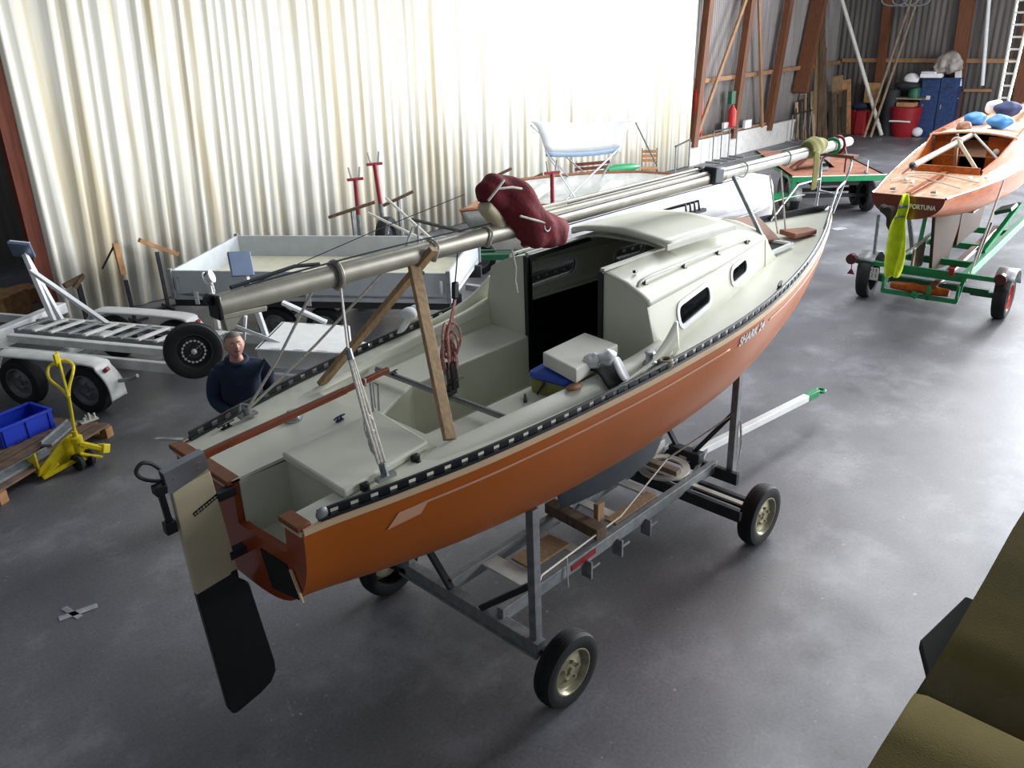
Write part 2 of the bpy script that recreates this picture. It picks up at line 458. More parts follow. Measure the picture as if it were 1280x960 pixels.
# the gallery the photograph looks down from: carpeted edge at the right
struct(MB().span((-3, -4.5, 2.55), (9.5, .28, 2.765)).build('floor_gallery', 'carpet_under', smooth=0))
b = MB(); rnd = random.Random(3)
for (xa, xb, dz) in ((-2.5, 1.79, .012), (1.775, 9.5, .0)):
    rows = []
    n = 24
    for i in range(n + 1):
        x = lerp(xa, xb, i / n); r = []
        e = .347 + .0405 * x + .004 * math.sin(x * 5) + .006 * math.sin(x * 1.7)
        zz = 2.80 + dz + .012 * math.sin(x * 3.1)
        for (y, dzz) in ((e - .004, -.09), (e + .002, -.03), (e - .004, -.008), (e - .03, 0), (e - .2, .004 * math.sin(x * 7)), (e - .6, 0), (e - 1.6, 0), (-3.8, 0)):
            r.append(V((x, y, zz + dzz)))
        rows.append(r)
    b.grid(rows)
tag(b.build('carpet', 'carpet', solid=.012), 'olive brown carpet laid over the edge of the gallery floor', 'carpet')
tg = MB(); A = atz(1150, 800, 2.74); B = atz(1207, 745, 2.74); C = atz(1165, 860, 2.74)
tg.prism([A, B, V((B.x, .29, 2.74)), V((C.x, .29, 2.74)), C], (0, 0, -.03))  # dark flat piece drawn for the shade in the gap below the carpet
tag(tg.build('board', 'carpet_under', smooth=0, bevel=.004), 'dark piece standing in for the shadowy gap under the brown carpet edge', 'board')
# worn paint marks on the floor
def mark(name, p, q, w, label):
    b = MB().bar(V((p.x, p.y, .003)), V((q.x, q.y, .003)), w, .004)
    struct(b.build(name, 'floor_paint', smooth=0))
mark('floor_mark', atz(194, 548, 0), atz(228, 549, 0), .06, '')
mark('floor_mark', atz(74, 774, 0), atz(122, 757, 0), .07, '')
mark('floor_mark', atz(80, 760, 0), atz(100, 772, 0), .05, '')
mark('floor_mark', atz(1042, 287, 0), atz(1056, 285, 0), .18, '')

# ------------------------------------------------------------------ light and camera
sc = bpy.context.scene
w = bpy.data.worlds.new('sky'); sc.world = w; w.use_nodes = True
bg = w.node_tree.nodes['Background']; bg.inputs['Color'].default_value = (.80, .90, 1.0, 1); bg.inputs['Strength'].default_value = AMB if 'AMB' in globals() else .21
def area(name, loc, tgt, sx, sy, power, color):
    l = bpy.data.lights.new(name, 'AREA'); l.shape = 'RECTANGLE'; l.size = sx; l.size_y = sy; l.energy = power; l.color = color
    o = bpy.data.objects.new(name, l); col.objects.link(o); o.location = loc
    o.rotation_euler = (V(tgt) - V(loc)).to_track_quat('-Z', 'Z').to_euler(); return o
area('door_daylight', (42, 1.0, 6.0), (10, 5.0, .5), 13, 9, 22000, (.92, .96, 1.0))
area('side_fill', (18.0, -8.0, 4.5), (16.5, 12, 1.5), 10, 6, 3500, (.95, .97, 1.0))  # unseen fill added to brighten the white wall
area('roof_daylight', (16, 5.5, 8.5), (15, 6.5, 0), 14, 5, 1450, (.95, .97, 1.0))
sc.view_settings.view_transform = 'Standard'; sc.view_settings.look = 'None'; sc.view_settings.gamma = 1
sc.view_settings.exposure = 0.0; sc.view_settings.use_curve_mapping = False
cd = bpy.data.cameras.new('camera'); cam = bpy.data.objects.new('camera', cd); col.objects.link(cam)
cd.sensor_fit = 'HORIZONTAL'; cd.sensor_width = 36; cd.lens = FPX / 1280 * 36; cd.clip_end = 200
cam.matrix_world = Matrix.Translation(EYE) @ Matrix((cR, cU, -cF)).transposed().to_4x4()
sc.camera = cam

# ------------------------------------------------------------------ the orange and cream sailing boat
SX, SY = 1.77, 3.945
boat = thing('sailing_boat', 'orange hulled sailing boat with cream deck on a grey steel trailer', 'sailboat', (SX, SY, 0))
TB = smoothtab([(0, .69), (.5, .80), (1, .90), (1.5, .965), (2, 1.01), (2.5, 1.04), (3, 1.05), (3.5, 1.045), (4, 1.005), (4.5, .93), (5, .825), (5.5, .695), (6, .54), (6.5, .365), (7, .17), (7.34, .02)])
TD = smoothtab([(0, .63), (.5, .72), (1, .81), (1.5, .88), (2, .93), (2.5, .97), (3, 1.0), (3.5, 1.02), (4, 1.03), (4.5, 1.03), (5, 1.02), (5.5, 1.0), (6, .95), (6.5, .86), (6.83, .76), (7.1, .60), (7.25, .42), (7.34, .10)])
TN = [(0, 2.7), (2, 2.35), (4, 2.05), (5, 1.8), (6, 1.6), (7, 1.4), (7.4, 1.3)]
hb = lambda x: interp(TB, x)
hd = lambda x: interp(TD, x)
hn = lambda x: interp(TN, x)
zs = lambda x: 2.05 + .0325 * x
def hull_pt(x, t, b=None, d=None):
    n = hn(x); b = hb(x) if b is None else b; d = hd(x) if d is None else d; a = t * PI / 2
    return V((x, b * math.cos(a) ** (2 / n) if t < 1 else 0, zs(x) - d * math.sin(a) ** (2 / n)))
def hull_y(x, z):
    q = max(0, min(1, (zs(x) - z) / hd(x))); return hb(x) * (1 - q ** hn(x)) ** (1 / hn(x))
XS = [i * .12 for i in range(60)] + [7.1, 7.18, 7.25, 7.30, 7.325, 7.34]
TS = [0] + [(i / 16) ** 1.15 for i in range(1, 17)]
def hull_rows(xs, off=0.):
    rows = []
    for x in xs:
        h = [hull_pt(x, t, hb(x) - off, hd(x) - off) for t in TS]
        rows.append([V((p.x, -p.y, p.z)) for p in h] + h[-2::-1])
    return rows
MB().grid(hull_rows(XS)).build('hull', 'hull_orange', boat, smooth=60)
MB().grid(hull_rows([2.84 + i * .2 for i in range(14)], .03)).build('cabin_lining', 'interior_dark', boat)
# transom with its cut-out for the outboard
h0 = hull_rows([0.])[0]
cut = [(.0, 2.05), (.015, 1.80), (-.10, 1.80), (-.46, 1.825), (-.50, 1.85), (-.515, 2.05)]
poly = [(p.y, p.z) for p in h0] + cut
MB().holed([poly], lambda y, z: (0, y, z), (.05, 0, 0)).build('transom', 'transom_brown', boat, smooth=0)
b = MB()
for ya, yy in ((.70, 0), (-.515, -.69)): MB().bar((.012, ya, 2.066), (.012, yy, 2.066), .085, .032).build('transom_cap', 'teak', boat, bevel=.006)
for (p, q) in (((.69, 2.035), (.0, 2.035)), ((-.51, 2.035), (-.69, 2.035))): MB().bar((-.008, p[0], p[1]), (-.008, q[0], q[1]), .02, .03).build('transom_edge_strip', 'cream_line', boat, bevel=.003)
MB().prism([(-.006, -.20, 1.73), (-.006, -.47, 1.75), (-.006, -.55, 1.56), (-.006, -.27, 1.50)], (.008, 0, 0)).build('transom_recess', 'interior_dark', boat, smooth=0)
b = MB().box((-.012, -.56, 1.66), (.012, .018, .19), (-.42, 0, 0)); b.build('recess_strip', 'cream_line', boat, smooth=0)
# deck: one sheet with the outboard well and the cockpit cut out of it
ci = lambda x: interp([(.95, .60), (1.6, .69), (2.13, .75), (2.8, .80)], x)
outl = [(x, -hb(x)) for x in XS] + [(x, hb(x)) for x in XS[::-1]] + [(0, .0), (.345, .0), (.345, -.53), (0, -.53)]
cab_b = smoothtab([(2.8, .85), (3.4, .775), (3.95, .68), (4.5, .57), (5.05, .45)])
yb = lambda x: interp(cab_b, x)
cx = [.98 + i * .182 for i in range(11)]
hole = [(x, -ci(x)) for x in cx] + [(2.86, -.78), (4.9, -.42), (4.9, .42), (2.86, .78)] + [(x, ci(x)) for x in cx[::-1]]
dk = lambda x, y: zs(x) + .03 * (1 - (y / max(.05, hb(x))) ** 2)
MB().holed([outl, hole], lambda x, y: (x, y, dk(x, y)), (0, 0, -.02)).build('deck', 'gel_cream', boat, smooth=30)
b = MB()   # outboard well
W0, W1 = 1.70, 2.06
for P in ([(.345, .0), (.345, -.53)], [(0.04, .0), (.345, .0)], [(0.04, -.53), (.345, -.53)]):
    (xa, ya), (xb, yy) = P; b.faces([(xa, ya, W0), (xb, yy, W0), (xb, yy, W1), (xa, ya, W1)], [(0, 1, 2, 3)])
b.faces([(0.04, 0, W0), (.345, 0, W0), (.345, -.53, W0), (.04, -.53, W0)], [(0, 1, 2, 3)])
b.build('outboard_well', 'gel_shade', boat, smooth=0, solid=.012)
# rubbing strip, stripes, badge and name on the topsides
def side_strip(xa, xb, d0, d1, off, n=60, side=-1):
    rows = []
    for i in range(n + 1):
        x = lerp(xa, xb, i / n); r = []
        for d in (d0, d1):
            z = zs(x) - d; r.append(V((x, side * (hull_y(x, z) + off), z)))
        rows.append(r)
    return rows
for s in (-1, 1):
    b = MB(); rows = []
    for i in range(75):
        x = 7.34 * i / 74; y = hb(x)
        rows.append([V((x, s * (y - .01), zs(x) + .012)), V((x, s * (y + .012), zs(x) + .008)), V((x, s * (y + .012), zs(x) - .026)), V((x, s * (y - .004), zs(x) - .03))])
    b.grid(rows).build('rubbing_strip', 'cream_line', boat, smooth=30)
    for (xa, xb) in ((.62, 3.46), (4.16, 6.3)):
        MB().grid(side_strip(xa, xb, .098, .112, .003, side=s)).build('stripe', 'peach_line', boat, solid=.004)
    b = MB(); q = []
    for (x, d) in ((.44, .185), (.51, .105), (.69, .098), (.64, .165)):
        z = zs(x) - d; q.append((x, s * (hull_y(x, z) + .004), z))
    b.faces(q, [(0, 1, 2, 3)]).build('badge', 'peach_line', boat, smooth=0, solid=.004)
me = text_mesh('SHARK 24', .098, .002, .0025, .25)
w_ = max(v.co.x for v in me.vertices)
for v in me.vertices:
    x = 3.60 + v.co.x / w_ * .46; z = zs(x) - .135 + v.co.y; v.co = V((x, -(hull_y(x, z) + .004 + v.co.z), z))
me.materials.append(M['white_paint']); o = bpy.data.objects.new('lettering', me); col.objects.link(o); o.parent = boat; o.name = 'lettering'
# perforated black toe rail
for s in (-1, 1):
    b = MB(); n = 70; xa, xb = .10, 7.25
    def tr(x, d, z): return V((x, s * (hb(x) - d), zs(x) + z))
    for (za, zb_, da, db) in ((.006, .026, -.004, .03), (.056, .068, .012, .03)):
        rows = []
        for i in range(n + 1):
            x = lerp(xa, xb, i / n)
            rows.append([tr(x, da, za), tr(x, da + .004, zb_), tr(x, db, zb_), tr(x, db, za), tr(x, da, za)])
        b.grid(rows)
    x = xa
    while x < 5.2:
        x2 = x + .062; b.faces([tr(x, .012, .02), tr(x2, .012, .02), tr(x2, .012, .06), tr(x, .012, .06), tr(x, .022, .02), tr(x2, .022, .02), tr(x2, .022, .06), tr(x, .022, .06)],
                [(0, 1, 2, 3), (4, 5, 6, 7), (0, 3, 7, 4), (1, 2, 6, 5)]); x += .108
    rows = [[tr(lerp(x, xb, i / 30), .012, .02), tr(lerp(x, xb, i / 30), .012, .06)] for i in range(31)]; b.grid(rows)
    b.build('toe_rail', 'toe_black', boat, smooth=30)
MB().ball((.12, -.695, 2.10), .03, (1.3, .5, 1.2)).build('rail_end_cap', 'galv', boat)
# cockpit: seats, footwell, coamings
seat = [(x, -ci(x)) for x in cx] + [(2.8, -.33), (1.12, -.33), (1.12, .10), (1.55, .325), (2.8, .36)] + [(x, ci(x)) for x in cx[::-1]]
well = [(1.12, -.33), (2.785, -.33), (2.785, .36), (1.55, .325), (1.12, .10)]
ZSE, ZSO = 2.04, 1.62
b = MB().holed([seat], lambda x, y: (x, y, ZSE), (0, 0, -.02)); b.build('cockpit_seats', 'gel_cream', boat, smooth=0, bevel=.008)
b = MB(); k_ = len(well)
for i in range(k_):
    p, q = well[i], well[(i + 1) % k_]; h_ = 1.73 if p[0] > 2.7 and q[0] > 2.7 else ZSE - .01; b.faces([(p[0], p[1], h_), (q[0], q[1], h_), (q[0], q[1], ZSO), (p[0], p[1], ZSO)], [(0, 1, 2, 3)])
b.faces([(p[0], p[1], ZSO) for p in well], [tuple(range(k_))]); b.build('footwell', 'gel_shade', boat, smooth=0, solid=.01)
zt = lambda x: interp(smoothtab([(.78, 2.085), (1.0, 2.12), (1.5, 2.155), (2.2, 2.19), (2.55, 2.215), (2.86, 2.26)]), x)
for s in (-1, 1):
    b = MB(); rows = []
    for i in range(26):
        x = lerp(.80, 2.86, i / 25); y0 = ci(max(x, .98)); wd = .13 if s < 0 else .09
        rows.append([V((x, s * (y0 + dy), z)) for dy, z in ((-.004, ZSE - .02 if x > .98 else dk(x, y0) - .02), (.008, zt(x) - .012), (.02, zt(x)), (wd - .02, zt(x) - .012), (wd, zt(x) - .03), (wd + .035, dk(x, y0 + wd) - .012))])
    b.grid(rows); b.faces(rows[0], [tuple(range(6))]); b.build('coaming', 'gel_cream', boat, smooth=50)
# crescent spray plate where the coaming runs into the cabin side
for s in (-1, 1):
    b = MB(); out = curve([(2.22, s * .965, 2.16), (2.55, s * .955, 2.21), (2.76, s * .935, 2.29), (2.93, s * .915, 2.40)], 6)
    inn = curve([(2.22, s * .965, 2.13), (2.6, s * .955, 2.14), (2.82, s * .935, 2.15), (2.97, s * .915, 2.18)], 6)
    b.grid([[p, q] for p, q in zip(out, inn)]); b.build('spray_plate', 'gel_cream', boat, solid=.022)
# cabin trunk
ZC = lambda x: interp([(2.8, 2.50), (5.05, 2.475)], x)
YC = lambda x: interp([(2.8, .765), (3.9, .63), (5.05, .43)], x)
ZR = lambda x: interp(smoothtab([(2.8, 2.70), (3.5, 2.715), (4.4, 2.685), (5.05, 2.60)]), x)
def roof_prof(x):
    yc, zc, zr = YC(x), ZC(x), ZR(x); h = zr - zc
    return [(.0, zr), (.25 * yc / .765, zr - .004), (.345 * (yc / .765 if x > 3.5 else 1), zr - .015), (.56 * yc / .765, zr - .36 * h), (.69 * yc / .765, zr - .66 * h), (yc - .012, zc + .03), (yc, zc)]
def roof_z(x, y):
    P = roof_prof(x); return interp(P, abs(y))
rx = [2.8 + i * .05 for i in range(46)]
for s in (-1, 1):
    b = MB()
    for i in range(len(rx) - 1):
        for j in range(6):
            if rx[i] < 3.545 and j < 2: continue
            A, B = roof_prof(rx[i]), roof_prof(rx[i + 1])
            b.faces([(rx[i], s * A[j][0], A[j][1]), (rx[i + 1], s * B[j][0], B[j][1]), (rx[i + 1], s * B[j + 1][0], B[j + 1][1]), (rx[i], s * A[j + 1][0], A[j + 1][1])], [(0, 1, 2, 3)])
    bmesh.ops.remove_doubles(b.bm, verts=b.bm.verts[:], dist=.0005)
    b.build('cabin_roof', 'gel_cream', boat, smooth=25, solid=.018)
def rr(x0, x1, z0, z1, z2, z3, r=.068, n=6):
    # window outline: a rounded quadrilateral, lower edge z0 to z1, upper edge z3 to z2
    P = [V((x0, z0)), V((x1, z1)), V((x1, z2)), V((x0, z3))]; out = []
    for i in range(4):
        p, a, c = P[i], P[i - 1], P[(i + 1) % 4]; u = (a - p).normalized(); v = (c - p).normalized()
        for k in range(n + 1):
            t = k / n; q = p + u * r * (1 - t) ** 2 + v * r * t ** 2; out.append((q.x, q.y))
    return out
def scale_loop(L, d):
    cx_ = sum(p[0] for p in L) / len(L); cy_ = sum(p[1] for p in L) / len(L); o = []
    for i, p in enumerate(L):
        a, c = L[i - 1], L[(i + 1) % len(L)]; t = V((c[0] - a[0], c[1] - a[1])).normalized(); o.append((p[0] + t.y * d, p[1] - t.x * d))
    return o
def side_y(x, z):
    z0 = dk(x, yb(x)) - .01; t = (z - z0) / (ZC(x) - z0); return lerp(yb(x), YC(x), t)
wins = [rr(3.20, 3.74, 2.245, 2.285, 2.425, 2.395), rr(4.20, 4.56, 2.295, 2.315, 2.435, 2.415)]
sx = [2.8 + i * .0563 for i in range(41)]
for s in (-1, 1):
    outer = [(x, dk(x, yb(x)) - .01) for x in sx] + [(x, ZC(x)) for x in sx[::-1]]
    f = lambda x, z: (x, s * side_y(x, z), z)
    MB().holed([outer] + wins, f, (0, -s * .018, 0)).build('cabin_side', 'gel_cream', boat, smooth=20)
    for L in wins:
        g = lambda x, z: (x, s * (side_y(x, z) + .010), z)
        wf = MB().holed([scale_loop(L, .028), scale_loop(L, -.008)], g, (0, -s * .012, 0)).build('window_frame', 'white_paint', boat, smooth=30)
        MB().holed([scale_loop(L, .022), scale_loop(L, -.006)], lambda x, z: (x, s * (side_y(x, z) - .018), z), (0, -s * .008, 0)).build('inner_frame', 'white_paint', wf, smooth=30)
        MB().holed([L], lambda x, z: (x, s * (side_y(x, z) - .004), z), (0, -s * .006, 0)).build('window_pane', GLASS, wf, smooth=0)
# cabin front sloping to the foredeck
rows = []
P = roof_prof(5.05)
full = [(-y, z) for y, z in P[::-1]] + P[1:]
for t in (0, .33, .66, 1):
    rows.append([V((5.05 + .30 * t, y * (1 - .12 * t), lerp(z, dk(5.35, y) - .01, t ** 1.2))) for y, z in full])
MB().grid(rows).build('cabin_front', 'gel_cream', boat, smooth=30, solid=.015)
for s in (-1, 1): MB().faces([(5.05, s * YC(5.05), ZC(5.05)), (5.05, s * yb(5.05), dk(5.05, .44) - .02), (5.35, s * yb(5.05) * .9, dk(5.35, .4) - .02), (5.35, s * YC(5.05) * .88, dk(5.35, .4))], [(0, 1, 2, 3)]).build('cabin_front_cheek', 'gel_cream', boat, smooth=0, solid=.012)
# aft bulkhead with the companionway
for s in (-1, 1):
    pr = [(s * y, z) for y, z in roof_prof(2.8)[2:]]
    poly = pr + [(s * (side_y(2.8, 2.3) - .004), 2.3), (s * (side_y(2.8, 2.18) - .004), 2.18), (s * .80, ZSE - .01), (s * .345, ZSE - .01)]
    MB().holed([poly], lambda y, z: (2.794, y, z), (.02, 0, 0)).build('bulkhead', 'gel_shade', boat, smooth=0)
    b = MB().span((2.775, s * .345, 1.72), (2.835, s * .385, 2.685)); b.build('companionway_jamb', 'black_paint', boat, smooth=0, bevel=.004)
    b = MB().span((2.80, s * .35, 2.688), (4.42, s * .385, 2.708)); b.build('hatch_runner', 'alu_white', boat, smooth=0)
    b = MB().span((2.80, s * .338, 2.655), (3.55, s * .352, 2.69)); b.build('hatch_runner_black_strip', 'black_paint', boat, smooth=0)  # black strip of the hatch track, below the pale runner
MB().span((2.79, -.345, ZSO - .05), (2.81, .345, 1.72)).build('companionway_sill', 'gel_shade', boat, smooth=0)
MB().faces([(3.9, -.8, 1.2), (3.9, .8, 1.2), (3.9, .72, 2.6), (3.9, -.72, 2.6)], [(0, 1, 2, 3)]).build('inner_bulkhead', 'interior', boat, smooth=0) if False else None
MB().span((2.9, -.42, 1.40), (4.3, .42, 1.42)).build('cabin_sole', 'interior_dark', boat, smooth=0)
# sliding hatch
rows = []
for i in range(11):
    x = lerp(3.45, 4.42, i / 10); rows.append([V((x, y, ZR(x) + .035 + .045 * (1 - (y / .46) ** 2) + (.0 if i else -.0))) for y in [-.46 + k * .0767 for k in range(13)]])
b = MB().grid(rows); b.build('sliding_hatch', 'gel_cream', boat, smooth=30, solid=.035)
for s in (-1, 1): MB().bar((3.45, s * .462, ZR(3.45) + .02), (4.45, s * .462, ZR(4.45) + .025), .02, .045).build('hatch_side_rail', 'alu_white', boat, smooth=0, bevel=.003)
# grab rails, with their feet
for s in (-1, 1):
    pts = [V((x, s * y, roof_z(x, y) + .045)) for x, y in ((2.95, .62), (3.5, .585), (4.05, .54), (4.62, .475))]
    ends = [pts[0] - V((.07, 0, .04))] + pts + [pts[-1] + V((.07, 0, -.04))]
    g = MB().tube(curve(ends, 4), .013, 8).build('grab_rail', 'alu_white', boat)
    for p in pts: MB().cyl(p, p - V((0, 0, .05)), .014, n=8).box(p - V((0, 0, .045)), (.07, .03, .008)).build('foot', 'dark_steel', g)
MB().box((2.98, -.52, 2.67), (.05, .022, .02), (0, .2, .3)).build('small_cleat', 'black_paint', boat, bevel=.003)
# lazarette lid with its catches
b = MB().prism([(.30, -.04, 2.10), (.30, -.635, 2.075), (.93, -.58, 2.10), (.975, -.05, 2.125)], (0, 0, .05))
lid = b.build('locker_lid', 'gel_cream', boat, smooth=0, bevel=.012)
for (x, y) in ((.42, -.65), (.80, -.615)): MB().box((x, y, 2.105), (.05, .03, .045)).box((x, y - .02, 2.09), (.03, .03, .02)).build('catch', 'black_paint', lid, bevel=.006)
for (x, y) in ((.40, -.02), (.72, -.02)): MB().cyl((x, y, 2.08), (x, y, 2.13), .012).build('hinge_pin', 'steel', lid)
# keel under the hull
kp = [(2.62, 1.20), (4.35, 1.16), (4.12, .56), (2.72, .64)]
b = MB(); rows = []
for (z, xa, xb, t) in ((1.22, 2.55, 4.45, .16), (1.05, 2.62, 4.35, .14), (.72, 2.70, 4.16, .13), (.60, 2.74, 4.08, .11)):
    r = []
    for i in range(25):
        a = 2 * PI * i / 24; u = .5 - .5 * math.cos(a); sgn = 1 if a <= PI else -1
        r.append(V((lerp(xb, xa, u), sgn * t * (math.sin(PI * min(1, u ** .7)) ** .7 if 0 < u < 1 else 0), z)))
    rows.append(r)
b.grid(rows); b.faces(rows[-1][:-1], [tuple(range(24))]); b.build('keel', 'keel_grey', boat, smooth=60)
# rudder hung on the transom, with head, blade and tiller
T = .045
up = [(-.335, 2.17), (-.115, 2.20), (-.07, 1.545), (-.11, 1.545), (-.12, 1.53), (-.326, 1.51)]
rud = MB().prism([(x, -T / 2, z) for x, z in up], (0, T, 0)).build('rudder', 'cream_paint', boat, smooth=0, bevel=.006)
lo = [(-.326, 1.512), (-.12, 1.532), (-.11, 1.547), (-.072, 1.547), (-.073, 1.476), (-.02, 1.42), (.045, .80), (.04, .73), (.0, .67), (-.08, .635), (-.24, .60), (-.272, .61), (-.29, .66)]
MB().prism([(x, -T / 2, z) for x, z in lo], (0, T, 0)).build('rudder_blade', 'black_paint', rud, smooth=0, bevel=.008)
b = MB()
for s in (-1, 1): b.prism([(-.36, s * .027, 2.285), (-.13, s * .027, 2.315), (-.12, s * .027, 2.225), (-.35, s * .027, 2.16)], (0, s * .005, 0))
b.prism([(-.36, -.032, 2.285), (-.13, -.032, 2.315), (-.13, .032, 2.315), (-.36, .032, 2.285)], (0, 0, .006)); b.build('rudder_head', 'steel', rud, smooth=0)
for (x, z) in ((-.31, 2.24), (-.17, 2.27), (-.18, 2.24)): MB().cyl((x, -.036, z), (x, .036, z), .009, n=10).build('bolt', 'steel', rud)
MB().tube(curve([(-.345, .03, 2.22), (-.40, .045, 2.24), (-.445, .055, 2.275), (-.455, .06, 2.315), (-.42, .06, 2.345), (-.375, .055, 2.325), (-.34, .04, 2.28)], 4), .011, 8).build('hand_hoop', 'dark_steel', rud)
b = MB().bar((-.385, .0, 2.22), (-.37, .0, 1.93), .035, .03, (1, 0, 0)); b.box((-.385, 0, 2.20), (.06, .06, .05)); b.box((-.375, 0, 1.97), (.06, .05, .07)); b.build('lifting_gear', 'black_paint', rud, bevel=.004)
for z in (2.0, 1.62): MB().span((-.10, -.028, z), (.005, .028, z + .05)).build('gudgeon', 'dark_steel', rud, smooth=0)
tl = [(-.30, 0, 2.275), (.0, 0, 2.30), (.425, 0, 2.325), (.8, 0, 2.35), (1.125, 0, 2.377)]
b = MB()
for p, q, w0 in zip(tl, tl[1:], (.036, .036, .034, .03)): b.bar(V(p) - V((.003, 0, 0)), V(q) + V((.003, 0, 0)), w0, w0 * 1.15)
b.build('tiller', 'tiller_wood', rud, smooth=0, bevel=.006)
MB().tube([(.93, -.028, 2.34), (.93, -.028, 2.385), (.93, .028, 2.385), (.93, .028, 2.34)], .006, 6, True).build('tiller_lashing', 'rope_white', rud)
# small dark name strip on the rudder, its letters too faded to read
rl = MB().bar((-.25, -T / 2 - .001, 1.99), (-.10, -T / 2 - .001, 2.045), .002, .026, (0, 0, 1)).build('rudder_label', 'black_paint', rud, smooth=0)
b = MB().bar((-.245, -T / 2 - .0022, 1.991), (-.105, -T / 2 - .0022, 2.042), .001, .002, (0, 0, 1)); rnd = random.Random(5)
for i in range(8):
    x = -.24 + i * .017; b.box((x, -T / 2 - .0022, 1.993 + i * .0062), (.008, .001, rnd.choice((.013, .016, .011))))
b.build('rudder_lettering', 'cream_paint', rl, smooth=0)
# tiller rest frame, traveller, deck gear
b = MB().tube([(.98, -.05, 2.06), (1.0, -.05, 2.33), (1.02, .06, 2.33), (1.02, .06, 2.06)], .007, 6); b.tube([(1.0, .0, 2.33), (1.0, .0, 2.24), (1.02, .03, 2.2), (1.0, 0, 2.16)], .005, 6)
b.build('tiller_rest', 'steel', boat)
tv = MB().bar((1.478, .62, 2.10), (1.50, -.70, 2.10), .03, .022); tv.bar((1.478, .62, 2.118), (1.5, -.70, 2.118), .014, .014)
tr_ = tv.build('traveller', 'galv', boat, smooth=0)
MB().box((1.488, -.15, 2.14), (.09, .05, .03)).cyl((1.488, -.15, 2.14), (1.488, -.15, 2.19), .02).build('traveller_car', 'dark_steel', tr_, bevel=.004)
def cleat(c, rz, s=1., m='dark_steel', name='cleat'):
    R = rotm((0, 0, rz)); c = V(c); f = lambda *p: c + R @ (V(p) * s)
    b = MB().tube([f(-.07, 0, .03), f(-.03, 0, .034), f(.03, 0, .034), f(.07, 0, .03)], [.007 * s, .011 * s, .011 * s, .007 * s], 8)
    b.cyl(f(-.02, 0, 0), f(-.02, 0, .03), .01 * s, n=8).cyl(f(.02, 0, 0), f(.02, 0, .03), .01 * s, n=8)
    b.box(c, (.08 * s, .03 * s, .008), R); return b.build(name, m, boat)
p = atz(975, 355, 2.24) - V((SX, SY, 0)); cleat((p.x, p.y, dk(p.x, p.y)), .3, 1.2)
p = atz(425, 528, 2.09) - V((SX, SY, 0)); cleat((p.x, p.y, dk(p.x, p.y)), .2, .7, 'navy_cloth')
cleat((.33, .66, dk(.33, .66)), .2, .9, 'black_paint'); cleat((1.86, -.47, ZSE), .8, .8); cleat((1.48, .42, ZSE + .08), .2, .6)
p = atz(367, 523, 2.10) - V((SX, SY, 0))
MB().lathe([(.0, .05), (.03, .048), (.045, .03), (.05, 0), (.06, -.002), (.06, -.02)], (p.x, p.y, dk(p.x, p.y) + .015), (0, 0, 1), 20).build('compass_dome', 'steel', boat)
def winch(px, py, z):
    p = atz(px, py, z) - V((SX, SY, 0))
    MB().lathe([(0, .075), (.03, .075), (.036, .065), (.026, .045), (.03, .012), (.045, .004), (.05, 0)], (p.x, p.y, z), (0, 0, 1), 20).build('winch', 'steel', boat)
winch(812, 452, 2.20); 
p = atz(832, 455, 2.17) - V((SX, SY, 0)); b = MB()
for r, dz in ((.05, .01), (.055, .028), (.045, .045)): b.tube([(p.x + r * math.cos(a / 8 * PI), p.y + r * math.sin(a / 8 * PI) * .8, dk(p.x, p.y) + dz) for a in range(16)], .013, 6, True)
o = b.build('rope_coil', 'interior', None); o.location = boat.location + V((0, 0, .012)); tag(o, 'small dark coil of rope beside the black toe rail by the crescent plate', 'rope')
# open foredeck hatch with its boards, pulpit and mast support
oh = MB(); a_, b_, c_, d_ = V((5.40, .42, 2.44)), V((6.0, .16, 2.42)), V((5.80, -.20, 2.275)), V((5.38, .02, 2.275))
oh.prism([a_, b_, c_, d_], (0, 0, .025)); oh.build('foredeck_hatch', 'mahog', boat, smooth=0, bevel=.006)
MB().prism([(5.36, -.34, 2.262), (5.74, -.30, 2.262), (5.74, .12, 2.262), (5.36, .12, 2.262)], (0, 0, .006)).build('hatch_opening', 'interior_dark', boat, smooth=0)
b = MB()
for s in (-1, 1): b.bar((5.36, s * .0 - .11 + s * .24, 2.275), (5.76, -.11 + s * .24, 2.275), .03, .035)
b.bar((5.37, -.35, 2.275), (5.37, .13, 2.275), .03, .035).bar((5.75, -.35, 2.275), (5.75, .13, 2.275), .03, .035); b.build('hatch_coaming', 'white_paint', boat, smooth=0)
MB().bar((5.02, -.43, 2.48), (5.12, -.03, 2.985), .032, .032, (1, 0, 0)).build('mast_support', 'galv', boat, smooth=0, bevel=.004)
MB().prism([(5.95, -.28, 2.275), (6.30, -.34, 2.265), (6.34, -.22, 2.265), (6.05, -.06, 2.275)], (0, 0, .05)).build('bow_chock', 'brown_deck', boat, smooth=0, bevel=.008)
b = MB()
for i in range(4): b.tube([(4.62 + i * .07, .12, 2.70), (4.66 + i * .07, .16, 2.78), (4.66 + i * .07, .40, 2.70)], .012, 6)
b.bar((4.55, .14, 2.70), (4.95, .14, 2.69), .04, .03).build('mast_step_bracket', 'dark_steel', boat)
pp = [V((7.18, -.10, 2.29)), V((7.28, -.13, 2.55)), V((7.36, -.16, 2.83)), V((7.38, .0, 2.86)), V((7.36, .16, 2.83)), V((7.28, .13, 2.55)), V((7.18, .10, 2.29))]
b = MB().tube(curve(pp, 4), .014, 8); b.tube([(7.26, -.125, 2.50), (7.33, 0, 2.47), (7.26, .125, 2.50)], .012, 8); b.tube([(6.55, -.30, 2.27), (6.95, -.22, 2.6), (7.30, -.14, 2.62)], .011, 8); b.tube([(6.55, .30, 2.27), (6.95, .22, 2.6), (7.30, .14, 2.62)], .011, 8)
b.build('pulpit', 'steel', boat)
